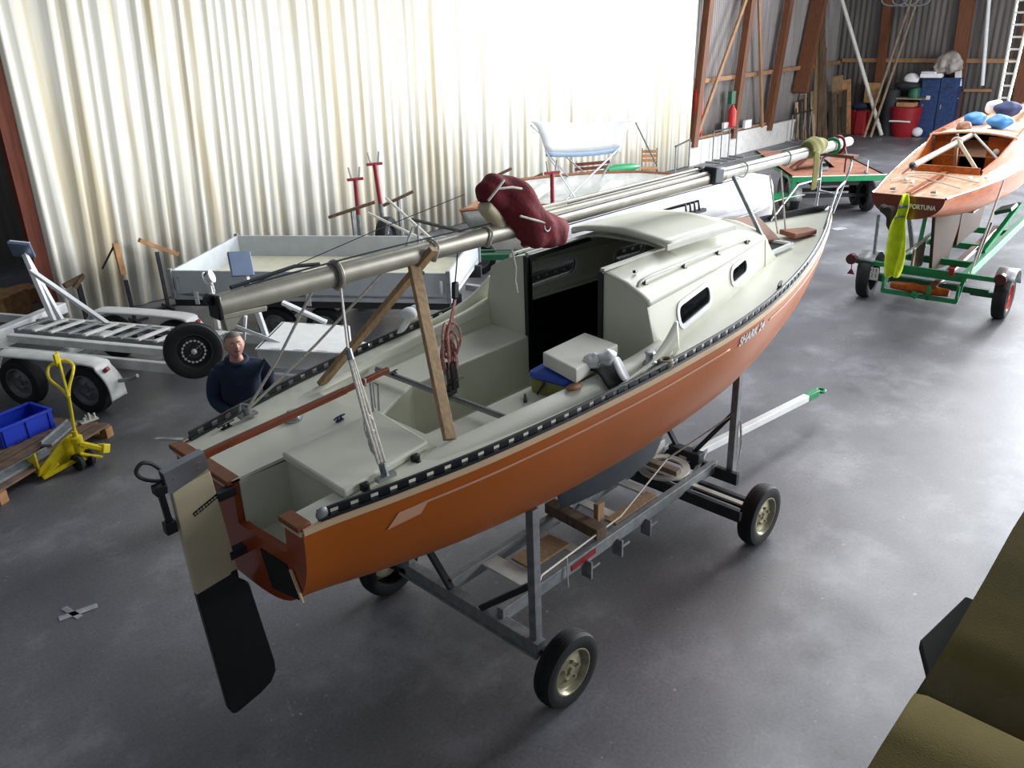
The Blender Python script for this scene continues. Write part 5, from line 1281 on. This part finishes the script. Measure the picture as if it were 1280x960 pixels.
cn = MB().lathe([(0, 0), (.10, .03), (.13, .3), (.10, .8), (.03, 1.05), (0, 1.08)], (0, 0, 0), (1, -.25, 0), 16).build('fender', 'green'); cn.location = atz(757, 214, .95); tag(cn, 'green pointed fender behind the open boat under the canopy', 'fender')
st_ = thing('fender_stand', 'grey stand carrying the green pointed fender', 'stand', V((cn.location.x + .5, cn.location.y - .12, 0))); MB().bar((-.3, 0, .80), (.3, -.1, .80), .2, .04).bar((0, 0, 0), (0, 0, .8), .06, .06, (1, 0, 0)).build('post', 'galv', st_, smooth=0)
fbx = thing('flat_cart', 'long dark grey flat cart in front of the white plinth', 'cart', (17.6, 11.9, 0), -.66)
MB().span((-1.9, -.25, .62), (1.9, .25, .69)).build('bed', 'dark_steel', fbx, smooth=0, bevel=.01)
for x in (-1.2, 1.2):
    for y in (-.2, .2): MB().lathe([(0, -.04), (.14, -.04), (.14, .04), (0, .04)], (x, y, .14), (0, 1, 0), 18).build('castor', 'rubber', fbx); MB().bar((x, y, .14), (x, y, .64), .04, .09, (1, 0, 0)).build('fork', 'galv', fbx, smooth=0)
# steel tube racks by the plinth
def rack(c, rz, label, n=4):
    t = thing('tube_rack', label, 'rack', V((c.x, c.y, 0)), rz)
    MB().tube([(-.75, 0, .95), (.75, 0, .95)], .025, 8).build('top_tube', 'dark_steel', t)
    for i in range(n): x = -.7 + i * 1.4 / (n - 1); MB().tube([(x, 0, 0), (x, 0, .95)], .022, 8).build('upright', 'galv', t); MB().tube([(x, -.3, .02), (x, .3, .02)], .022, 8).build('foot', 'galv', t)
rack(atz(905, 200, 0), .0, 'steel tube rack in front of the white plinth'); rack(atz(985, 171, 0) + V((-.6, -.75, 0)), .0, 'steel tube rack beside the leaning planks')
rack(atz(852, 221, 0), .3, 'narrow steel rack at the end of the white sheeting', 2)

# ------------------------------------------------------------------ varnished wooden boat on a green trailer at the right
wb = thing('wooden_boat', 'varnished wooden sailing boat with cabin on a green trailer', 'sailboat', (11.75, 4.05, 0), math.radians(4.6))
Lw = 7.6
WB = smoothtab([(0, .465), (.9, .61), (1.8, .74), (2.7, .83), (3.6, .90), (4.6, .90), (5.6, .77), (6.6, .45), (7.6, .03)])
WD = smoothtab([(0, .31), (1, .46), (2, .62), (4, .78), (6, .72), (7, .5), (7.6, .08)])
wz = lambda x: 2.0 - .022 * x + .012 * x * x
wbh = lambda x: interp(WB, x)
wrow = []; xs = [i * .2 for i in range(38)] + [7.55, 7.6]
for x in xs:
    b0, d0, n0 = wbh(x), interp(WD, x), 2.2
    h = [V((x, b0 * math.cos(t * PI / 2) ** (2 / n0) if t < 1 else 0, wz(x) - d0 * math.sin(t * PI / 2) ** (2 / n0))) for t in [i / 12 for i in range(13)]]
    wrow.append([V((p.x, -p.y, p.z)) for p in h] + h[-2::-1])
MB().grid(wrow).build('hull', 'varnish', wb, smooth=60)
tp_ = [(p.y, p.z) for p in wrow[0]]
trm = MB().holed([tp_], lambda y, z: (-.005, y, z), (.03, 0, 0)).build('transom', 'varnish_dark', wb, smooth=0)
me = text_mesh('FORTUNA', .085, .003, .002); wd = max(v.co.x for v in me.vertices)
for v in me.vertices: v.co = V((-.008 - v.co.z, -.04 - v.co.x / wd * .33, 1.84 + v.co.y))
me.materials.append(M['plate_white']); o = bpy.data.objects.new('boat_name', me); col.objects.link(o); o.parent = trm
ck = [(1.95, -.44), (3.3, -.55), (3.3, .55), (1.95, .44)]
outl = [(x, -wbh(x)) for x in xs] + [(x, wbh(x)) for x in xs[::-1]]
MB().holed([outl, ck], lambda x, y: (x, y, wz(x) + .04 * (1 - (y / max(.05, wbh(x))) ** 2)), (0, 0, -.02)).build('deck', 'varnish_glare', wb, smooth=30)
MB().bar((0.0, 0, wz(0) + .04), (1.95, 0, wz(1.95) + .042), .07, .012).build('king_plank', 'varnish', wb, smooth=0)
for s in (-1, 1):
    MB().tube([(x, s * (wbh(x) + .005), wz(x)) for x in xs], .018, 6).build('rubbing_strake', 'varnish_dark', wb)
    pts = [(1.85, s * .45), (2.5, s * .52), (3.3, s * .58), (5.2, s * .48)]
    b = MB().grid([[V((x, y, wz(x) - .05)), V((x, y + s * .02, wz(x) + h)), V((x, y + s * .045, wz(x) + h)), V((x, y + s * .03, wz(x) - .02))] for (x, y), h in zip(pts, (.09, .18, .36, .32))]); b.build('coaming', 'varnish', wb, smooth=0)
    MB().box((.22, s * .26, wz(.2) + .04), (.10, .07, .02)).build('deck_plate', 'dark_steel', wb, bevel=.01)
MB().span((1.85, -.45, wz(1.9) - .03), (1.89, .45, wz(1.9) + .12)).build('coaming_end', 'varnish', wb, smooth=0)
for (a, c) in ((-.56, -.22), (.16, .56)): MB().span((3.3, a, 1.55), (3.33, c, 2.38)).build('cabin_bulkhead', 'varnish', wb, smooth=0)
MB().span((1.95, -.45, 1.45), (3.3, .45, 1.47)).build('cockpit_sole', 'varnish_dark', wb, smooth=0)
for s in (-1, 1): MB().bar((1.95, s * .38, 1.68), (3.3, s * .45, 1.68), .2, .03).build('cockpit_seat', 'varnish', wb, smooth=0)
MB().span((4.6, -.5, 1.4), (4.63, .5, 2.3)).build('inner_bulkhead', 'interior_dark', wb, smooth=0)
rf = MB().grid([[V((x, y, 2.37 + .07 * (1 - (y / .62) ** 2) - .02 * (x - 3.3))) for y in [-.62 + i * .1033 for i in range(13)]] for x in (3.25, 4.0, 5.25)]).build('cabin_roof', 'varnish_glare', wb, solid=.025, smooth=40)
MB().grid([[V((3.24, y, 2.36 + .07 * (1 - (y / .64) ** 2))), V((3.24, y, 2.40 + .07 * (1 - (y / .64) ** 2)))] for y in [-.64 + i * .1066 for i in range(13)]]).build('roof_edge', 'varnish_glare', wb, solid=.04)
MB().prism([(1.55, -.02, 1.55), (3.55, -.02, 1.30), (2.85, -.02, .36), (1.93, -.02, .50)], (0, .05, 0)).build('skeg', 'skeg', wb, smooth=0, bevel=.01)
MB().prism([(3.3, -.03, 1.35), (5.2, -.03, 1.28), (4.9, -.03, .60), (3.3, -.03, .60)], (0, .06, 0)).build('keel', 'skeg', wb, smooth=0, bevel=.01)
for (y, z) in ((-.36, 2.16), (-.48, 2.08)): MB().lathe([(0, 0), (.05, 0), (.045, .03), (0, .05)], (3.29, y, z), (-1, 0, 0), 14).build('bulkhead_clock', 'plate_white', wb)
MB().tube(curve([(.6, -.50, wz(.5) + .05), (.9, -.1, wz(1) + .07), (1.2, .3, wz(1) + .06), (.9, .5, wz(.7) + .04)]), .012, 6).tube(curve([(1.2, -.6, wz(1) + .04), (1.6, .1, wz(1.2) + .06), (1.5, .5, wz(1) + .04)]), .014, 6).build('mooring_line', 'rope_white', wb)
for (x, y) in ((1.3, -.52), (1.6, -.60), (1.0, .32), (.8, .18), (1.45, -.42)): MB().ball((x, y, wz(x) + .05), .04, (1.4, .8, .6)).build('fitting', 'alu_white', wb)
# spar over the cockpit on a scissor crutch, with its ties
sp_ = thing('spar', 'long pale spar lying over the cockpit of the wooden boat', 'spar', wm(wb) @ V((.9, .05, 2.1)), math.radians(4.6))
gs = lambda p: loc(p, sp_)
pA, pB, pC = aty(1141, 207, 4.13), aty(1196, 178, 4.30), aty(1278, 137, 4.5)
MB().tube([gs(pA), gs(pB), gs(pC), gs(pC + (pC - pB) * .6)], .042, 10).build('spar_tube', 'alu', sp_)
MB().ball(gs(pA), .055, (1.2, .9, .9)).build('end_fitting', 'dark_steel', sp_)
MB().tube([gs(pA), gs(atz(1128, 217, 2.07))], .015, 6).build('red_line', 'red', sp_)
pB2 = pB
sc_ = thing('spar_crutch', 'pale scissor crutch holding the spar over the wooden boat', 'mast crutch', V((pB2.x, pB2.y, 2.02)))
for (px, py, z) in ((1193, 209, 1.98), (1221, 213, 2.06)): MB().bar(loc(atz(px, py, z), sc_), loc(pB2 + V((0, 0, .05)), sc_), .05, .035, (1, 0, 0)).build('leg', 'pale_plank', sc_, smooth=0, bevel=.004)
MB().tube([loc(pB2, sc_) + V((.0, .07 * math.cos(a), .07 * math.sin(a))) for a in [i * PI / 6 for i in range(12)]], .02, 6, True).build('lashing', 'rope_white', sc_)
s2 = spar((1218, 168), 2.42, (1246, 198), 2.10, .02, 'alu_white', 'thin pale bar sloping over the cockpit of the wooden boat')
# bundled gear on the cabin roof
for (px, py, z, r, m_, lab, sc3, nm) in ((1219, 148, 2.52, .17, 'tarp_blue', 'blue sail bag on the cabin roof, left of the spar', (1.5, 1, .6), 'sail_bag'), (1250, 152, 2.54, .17, 'tarp_blue', 'bright blue sail bag on the cabin roof, right of the spar', (1.3, 1.1, .7), 'sail_bag'),
        (1243, 134, 2.62, .15, 'cloth_white', 'white cloth bundle among the blue bags on the cabin roof', (1.2, 1, .8), 'cloth_bundle'), (1260, 136, 2.62, .19, 'navy_cloth', 'dark blue cloth bundle at the right on the cabin roof', (1.6, 1.1, .7), 'cloth_bundle'),
        (1205, 158, 2.47, .11, 'mahog', 'brown bundle at the left edge of the cabin roof', (1.5, 1, .7), 'cloth_bundle')):
    c = atz(px, py, z); o = MB().ball((0, 0, 0), r, sc3, 18, 12); ph = random.Random(px).uniform(0, 6)
    for v in o.bm.verts: v.co *= 1 + .13 * math.sin(v.co.x * 22 + ph) * math.sin(v.co.y * 25) + .07 * math.sin(v.co.z * 40 + ph)
    o = o.build(nm, m_, smooth=180, subsurf=1); o.location = c; tag(o, lab, 'bag' if 'bag' in nm else 'cloth')
# the trailer
gw = thing('green_trailer', 'green boat trailer with yellow vest and number plate under the wooden boat', 'trailer', (12.896, 4.142, 0), math.radians(4.6))
for (y, f) in ((.86, 1), (-1.10, -1)):
    wheel(gw, (.55, y, .33), .33, .2, (0, 1, 0), 'red_frame', 'wheel', f)
    pts = [V((.55 + .42 * math.cos(a), y, .33 + .42 * math.sin(a))) for a in [PI * (.10 + i * .62 / 10) for i in range(11)]]
    MB().grid([[p - V((0, .13, 0)), p + V((0, .13, 0))] for p in pts]).build('mudguard', 'galv', gw, solid=.014)
    mf = MB().faces([(.27, y - .10, .30), (.27, y + .10, .30), (.29, y + .10, .62), (.29, y - .10, .62)], [(0, 1, 2, 3)]).build('mud_flap', 'rubber', gw, solid=.01)
    MB().bar((.55, y, .33), (.55, y * .6, .33), .08, .08).build('stub_axle', 'green_dark', gw, smooth=0)
MB().bar((.55, -.9, .36), (.55, .75, .36), .09, .09).build('axle', 'green_dark', gw, smooth=0)
for y in (-.55, .50):
    MB().bar((.42, y, .56), (4.8, y, .58), .09, .13).build('side_rail', 'green', gw, smooth=0, bevel=.006)
for x in (.46, 1.3, 2.5, 3.8): MB().bar((x, -.55, .54), (x, .5, .54), .08, .1).build('cross_member', 'green', gw, smooth=0, bevel=.004)
MB().bar((.34, -1.05, .62), (.34, 1.05, .62), .05, .07).build('lamp_beam', 'green', gw, smooth=0, bevel=.004)
for y in (-1.06, 1.06): 
    lb = MB().lathe([(0, -.03), (.08, -.03), (.085, 0), (.085, .06), (0, .06)], (.25, y, .66), (1, 0, 0), 18).build('tail_lamp', 'lamp_dark', gw)
    MB().prism([(.30, y - .06, .40), (.30, y + .06, .40), (.30, y, .50)], (.012, 0, 0)).bar((.306, y, .49), (.306, y, .62), .012, .012, (1, 0, 0)).build('reflector', 'red', gw, smooth=0)
for y in (-.40, .36): MB().box((.30, y, .66), (.05, .08, .12)).build('lamp_block', 'red', gw, smooth=0, bevel=.008)
# low frame and roller at the very back
b = MB().bar((.15, -.56, .26), (.15, .50, .26), .05, .06); 
b.build('roller_frame', 'green', gw, smooth=0)
for y in (-.56, .50): MB().bar((.15, y, .26), (.43, y, .54), .05, .05).bar((.15, y, .24), (.15, y, .50), .04, .04, (1, 0, 0)).build('roller_arm', 'green', gw, smooth=0)
MB().lathe([(0, -.42), (.05, -.42), (.06, -.38), (.075, -.1), (.06, 0), (.075, .1), (.06, .38), (.05, .42), (0, .42)], (.20, -.02, .36), (0, 1, 0), 16).build('roller', 'varnish', gw)
MB().bar((.15, -.16, .22), (.15, -.16, .44), .06, .05, (1, 0, 0)).box((.12, .02, .28), (.08, .10, .10), (.4, .2, 0)).build('winch_bracket', 'green', gw, smooth=0, bevel=.01)
MB().bar((.15, -.20, .42), (3.8, -.30, .62), .10, .06).build('keel_plank', 'varnish_dark', gw, smooth=0, bevel=.006)
for s, y in ((1, .46), (-1, -.50)):
    MB().bar((1.8, y, .64), (3.0, s * .7, 1.22), .07, .07).build('support_arm', 'green', gw, smooth=0); MB().bar((1.4, y, .64), (1.4, s * .60, 1.22), .06, .06, (1, 0, 0)).build('support_post', 'galv', gw, smooth=0)
MB().box((2.6, .55, 1.20), (.5, .25, .06), (.35, 0, 0)).build('support_pad', 'green_dark', gw, smooth=0, bevel=.01); MB().box((2.6, -.58, 1.20), (.5, .25, .06), (-.35, 0, 0)).build('support_pad', 'green_dark', gw, smooth=0, bevel=.01)
MB().bar((.45, .78, .62), (.46, .80, 1.36), .04, .04, (1, 0, 0)).build('thin_post', 'galv', gw, smooth=0)
MB().tube([(.6, -.80, 2.0), (.5, -.72, 1.3), (.45, -.62, .62)], .014, 6).build('tie_down', 'rope_white', gw)
MB().bar((.7, .44, .66), (1.7, .46, .66), .04, .02).build('white_edge', 'white_paint', gw, smooth=0)
for i in range(4): MB().span((.56 + i * .17, .22, .47), (.66 + i * .17, .25, .86)).build('slat', 'grey_wood', gw, smooth=0)
MB().bar((.5, .235, .88), (1.3, .235, .90), .05, .02).build('slat_cap', 'white_paint', gw, smooth=0)
npl = MB().box((.29, .80, .46), (.012, .34, .20), (0, 0, 0)).build('number_plate', 'plate_white', gw, smooth=0, bevel=.006)
b = MB(); rnd = random.Random(4)
for r_, z in ((7, .525), (6, .435)):
    for i in range(r_):
        y = .80 + .13 - i * .26 / (r_ - 1); hh = .06
        b.box((.2825, y, z), (.002, .012, hh)); 
        if rnd.random() < .7: b.box((.2825, y - .010, z + rnd.choice((-.024, 0, .024))), (.002, .018, .012))
b.box((.2828, .80, .48), (.0012, .28, .004)); b.build('plate_marks', 'dark_steel', npl, smooth=0)
for x in (2.6, 3.4): MB().box((x, -.95, .78), (.35, .3, .1), (0, .15, .3)).build('blue_bag', 'navy_cloth', gw, bevel=.03) if False else None
# yellow hi-vis vest hanging from the stern
hv = thing('safety_vest', 'neon yellow safety vest hanging from the stern of the wooden boat', 'vest', atx(1134, 240, 11.68))
gv = lambda px, py, dz=0: loc(atx(px, py, 11.66), hv)
rows = []
prof = [(1133, 240, 3), (1131, 254, 8), (1128, 268, 8), (1125, 276, 12), (1124, 300, 13), (1121, 325, 13), (1117, 345, 8)]
for i, (px, py, hw) in enumerate(prof):
    r = []
    for j in range(9):
        u = j / 4 - 1; p = gv(px + hw * u + 1.2 * math.sin(i + j), py + abs(u) * 2); r.append(p + V((-.06 - .05 * math.cos(u * 4.5 + i * .6), 0, 0)))
    rows.append(r)
MB().grid(rows).build('cloth', 'hivis', hv, solid=.014, subsurf=2)
for k in (1, 2): MB().grid([[p + V((-.02, 0, 0)) for p in rows[k]], [p.lerp(q, .35) + V((-.02, 0, 0)) for p, q in zip(rows[k], rows[k + 1])]]).build('reflective_band', 'galv', hv, solid=.008, subsurf=1)
o = bundle('dark_rope_bunch', [aty(1108, 256, 4.25), aty(1111, 266, 4.25), aty(1113, 280, 4.25), aty(1116, 292, 4.25)], [.04, .07, .05, .025], 'trousers', 12, lump=.3); tag(o, 'dark bunch of rope hanging under the stern beside the yellow vest', 'rope')

# ------------------------------------------------------------------ the far end of the hall
def plank(px0, pyb, px1, pyt, xw, w, m, label, th=.04):
    a = atx(px0, pyb, xw); a.z = 0; c = atx(px1, pyt, xw + .35); c.x = min(c.x, FX - .15); c.y = min(c.y, WY + .08); a.y = min(a.y, WY - .25)
    o = MB().bar(a, c, w, th, (1, 0, 0)).build('leaning_plank', m, smooth=0, bevel=.004); o['group'] = 'planks leaning in the far corner'; return tag(o, label, 'plank', 'planks leaning in the far corner')
rnd = random.Random(21)
LP = 'old plank standing among others leaning in the far left corner'
for i in range(30):
    px = 952 + i * 3.5 + rnd.uniform(-1, 1); top = rnd.choice((20, 40, 60, 100, 110, 130)) if 18 < i < 24 else rnd.uniform(112, 140)
    plank(px, 172, px + rnd.uniform(-2, 6), top, 29.2 + i * .07 + .15 * rnd.random(), rnd.uniform(.10, .20), rnd.choice(('old_plank', 'dark_plank', 'pale_plank', 'old_plank', 'grey_wood', 'dark_plank')), LP)
for (px0, px1, top) in ((984, 1006, 45), (1024, 1030, 0), (1031, 1022, 5)):
    plank(px0, 170, px1, top, 30.6, .16, 'raw_wood' if px0 < 1000 else 'old_plank', {984: 'long slim plank sloping against the wide post in the far corner', 1024: 'tall plank reaching the top of the picture, left of two', 1031: 'tall plank reaching the top of the picture, right of two'}[px0])
for (px, top, m_, lab) in ((1046, 95, 'raw_wood', 'wide short board standing beside the red boxes'), (1056, 100, 'pallet_wood', 'broad brown board leaning behind the red boxes')): plank(px, 172, px + 1, top, 31.5, .4, m_, lab)
def pole(pa, za, pb, m, label, xw=30.4, r=.045):
    a = atz(*pa, za); c = atx(*pb, FX - (1.6 if r > .05 else .3)); a.x = min(a.x, FX - .4); o = MB().tube([a, c], r, 8).build('leaning_pole', m); return tag(o, label, 'pole', 'poles leaning on the far wall')
pole((1102, 169), .05, (1045, -25), 'alu_white', 'long white pole leaning from right to left at the far wall', r=.07)
pole((1080, 172), .05, (1142, -10), 'grey_wood', 'dull grey pole leaning at the far wall, left of the pair'); pole((1088, 172), .05, (1150, -10), 'grey_wood', 'dull grey pole leaning at the far wall, right of the pair')
a = atx(1228, 107, FX - .3); c = atx(1238, -20, FX - .3); o = MB().tube([a, V((a.x, a.y, a.z)), c], .06, 8).build('hanging_pole', 'white_paint'); tag(o, 'white pole hanging upright on the far wall between the brown posts', 'pole')
# blue lockers, one beside the other
def locker(ya, yb_, label):
    t = thing('locker', label, 'locker', (FX - .62, (ya + yb_) / 2, 0), 0, 'blue lockers'); w2 = abs(yb_ - ya) / 2 - .01
    MB().span((0, -w2, 0), (.5, w2, 1.98)).build('body', 'locker_blue', t, smooth=0, bevel=.01); dr = MB().span((-.02, -w2 + .03, .08), (0, w2 - .03, 1.93)).build('door', 'locker_blue', t, smooth=0, bevel=.006)
    for i in range(3): MB().span((-.026, -w2 * .4, 1.65 + i * .06), (-.02, w2 * .4, 1.67 + i * .06)).build('vent_slot', 'under_dark', dr, smooth=0)
    MB().span((-.045, w2 * .5, .95), (-.02, w2 * .62, 1.1)).build('handle', 'galv', dr, smooth=0); MB().span((-.027, -w2 * .2, 1.25), (-.02, w2 * .25, 1.38)).build('label_plate', 'plate_white', dr, smooth=0) if 'left' in label else None
y1 = atx(1145, 150, FX - .62).y; y2 = atx(1168, 150, FX - .62).y; y3 = atx(1191, 150, FX - .62).y
locker(y1, y2, 'dented blue steel locker, the left one of the pair'); locker(y2, y3, 'dented blue steel locker, the right one of the pair')
o = bundle('sack', [V((FX - .7, y3 + .15, 2.2)), V((FX - .7, y3 + .35, 2.55)), V((FX - .7, y3 + .8, 2.2))], [.22, .34, .2], 'bag_grey', 14, lump=.6); tag(o, 'big grey sack on top of the blue lockers', 'sack')
o = MB().box((FX - .75, y1 - .35, 2.06), (.4, .7, .14), (0, 0, .2)).box((FX - .78, y1 - .30, 2.16), (.35, .5, .06), (0, 0, -.1)).build('paper_stack', 'cloth_white', bevel=.02); tag(o, 'flat white package on top of the left blue locker', 'package')
# red machine with things on it
ym = atx(1130, 150, FX - .9).y
rm = thing('bin', 'red round bin with a brown lid by the blue lockers', 'bin', (FX - .8, ym, 0)); MB().lathe([(0, 0), (.36, 0), (.40, .05), (.48, .55), (.54, 1.0), (.50, 1.02), (0, 1.02)], (0, 0, 0), (0, 0, 1), 24).build('body', 'red', rm)
MB().span((-.25, -.3, 1.02), (.3, .3, 1.16)).build('lid', 'pallet_wood', rm, smooth=0, bevel=.02); MB().tube([(-.49, -.36, .55), (-.52, 0, .56), (-.49, .36, .55)], .03, 8).build('white_band', 'white_paint', rm)
def blob(nm, m_, c, r, sc3, lab, cat): o = MB().ball((0, 0, 0), r, sc3, 16, 10).build(nm, m_, smooth=180); o.location = c; tag(o, lab, cat)
o = MB().lathe([(0, 0), (.2, 0), (.2, .3), (.17, .34), (0, .34)], (FX - .7, ym - .15, 1.312), (0, 0, 1), 18).build('tub', 'green_dark'); tag(o, 'dark green tub on the shelf above the red bin', 'tub')
o = MB().span((FX - .95, ym - .55, 1.26), (FX - .45, ym + .5, 1.31)).span((FX - .6, ym - .5, 0), (FX - .55, ym - .45, 1.3)).span((FX - .6, ym + .4, 0), (FX - .55, ym + .45, 1.3)).build('shelf', 'grey_wood', smooth=0); tag(o, 'grey wall shelf above the red bin', 'shelf')
blob('cloth_bundle', 'cloth_white', V((FX - .75, ym, 1.93)), .22, (.8, 1.2, .9), 'white cloth bundle on the shelf pile above the red bin', 'cloth'); blob('cloth_bundle', 'under_dark', V((FX - .8, ym + .1, 1.72)), .3, (.8, 1.5, .5), 'dark cloth bundle above the green tub', 'cloth')
blob('cloth_bundle', 'cloth_white', V((FX - .9, y1 - .2, .18)), .18, (1, 1, .9), 'white bundle on the floor before the blue lockers', 'cloth')
o = MB().lathe([(0, 0), (.26, 0), (.26, 1.55), (.2, 1.6), (0, 1.6)], (FX - .8, atx(1111, 150, FX - .8).y, 0), (0, 0, 1), 18).build('gas_cylinder', 'under_dark'); tag(o, 'tall black cylinder between the brown post and the red bin', 'cylinder')
for (px, lab, dx) in ((1064, 'red canister by the leaning boards, left one', 0), (1077, 'red canister by the leaning boards, right one', .15)):
    yy = atx(px, 155, FX - .9 - dx).y; t = thing('canister', lab, 'canister', (FX - .9 - dx, yy, 0)); t['group'] = 'red canisters'; MB().span((-.2, -.2, 0), (.2, .2, .85)).build('body', 'red', t, smooth=0, bevel=.05); MB().tube([(0, -.1, .84), (0, -.08, .95), (0, .08, .95), (0, .1, .84)], .025, 8).build('handle', 'under_dark', t)
blob('dark_bag', 'navy_cloth', V((FX - .8, atx(1072, 150, FX - .8).y, .95)), .2, (1, 1.4, .7), 'dark bag lying on the red canisters', 'bag')
cbx = MB().span((FX - .45, atx(1096, 120, FX - .4).y - .12, 1.05), (FX - .25, atx(1096, 120, FX - .4).y + .45, 1.75)).build('cardboard_box', 'pallet_wood', smooth=0, bevel=.01); tag(cbx, 'brown box fixed to the left post of the far wall', 'box')
for (px, pya, pyb, lab) in ((1198, 82, 108, 'long white box on the wide brown post of the far wall, upper one'), (1194, 114, 124, 'small white box on the wide brown post, lower one')):
    a = atx(px, pya, FX - .4); c = atx(px, pyb, FX - .4); o = MB().bar(a, c, .2, .1, (1, 0, 0)).build('wall_box', 'white_paint', smooth=0, bevel=.01); tag(o, lab, 'box')
# ladder
ld = thing('ladder', 'aluminium ladder leaning at the right end of the far wall', 'ladder', atx(1258, 150, 27) * 1)
ld.location.z = 0; gl = lambda p: loc(p, ld)
La, Lb_, Lc, Ld = atx(1247, 135, 28.0), atx(1258, 135, 28.0), atx(1268, 20, 28.9), atx(1290, 5, 28.9)
for (p, q) in ((La, Lc), (Lb_, Ld)):
    d = (q - p); foot = p - d * (p.z / d.z); tp2 = p + d * ((6.0 - p.z) / d.z); MB().bar(gl(foot), gl(tp2), .05, .09, (1, 0, 0)).build('rail', 'alu_white', ld, smooth=0)
for i in range(17):
    z = .5 + i * .32; P2 = [p + (q - p) * ((z - p.z) / (q.z - p.z)) for p, q in ((La, Lc), (Lb_, Ld))]; MB().tube([gl(P2[0]), gl(P2[1])], .03, 6).build('rung', 'alu_white', ld)
# wire loops hanging at the top, red extinguisher frames on the timber wall
b = MB()
for i in range(3): c = atx(1118 + i * 14, 0, 31.2); b.tube([c + V((0, .42 * math.cos(a), .18 * math.sin(a))) for a in [k * PI / 10 for k in range(20)]], .025, 6, True)
b.tube([atx(1132, -2, 31.2), atx(1132, -60, 31.2)], .015, 6)
tag(b.build('hanging_wire_coil', 'galv'), 'coil of pale wire hanging high before the far wall', 'wire')
for (px, py0, py1, lab) in ((876, 112, 170, 'red framed hose point beside the first timber post'), (915, 118, 160, 'red extinguisher on the left of the second timber post')):
    a, c = aty(px, py0, WY - .06), aty(px, py1, WY - .06); t = thing('fire_point', lab, 'fire extinguisher', V((a.x, WY - .02, 0))); t['label'] = lab
    if px < 900:
        for dx in (-.2, .2): MB().bar((dx, 0, c.z), (dx, 0, a.z), .05, .05, (1, 0, 0)).build('frame_post', 'fire_red', t, smooth=0)
        MB().bar((-.22, 0, a.z), (.22, 0, a.z), .05, .05).build('frame_bar', 'fire_red', t, smooth=0); MB().span((-.14, -.02, c.z + .35), (.14, .02, a.z - .3)).build('panel', 'plate_white', t, smooth=0)
    else:
        MB().lathe([(0, 0), (.13, 0), (.13, .55), (.06, .66), (.04, .72), (0, .72)], (0, -.1, c.z), (0, 0, 1), 16).build('cylinder', 'fire_red', t); MB().span((-.14, -.12, c.z + .75), (.1, .02, a.z + .1)).build('sign_panel', 'green_dark', t, smooth=0)
for (px, py, lab) in ((908, 158, 'white box standing on the plinth left of the second post'), (934, 155, 'white sheet standing on the plinth right of the second post'), (966, 132, 'small white lamp box on the third timber post')):
    c = aty(px, py, WY - .02); o = MB().box(c, (.42 if px < 960 else .2, .1, .26)).build('white_box', 'white_paint', smooth=0, bevel=.01); o.location.z += 0; tag(o, lab, 'box')
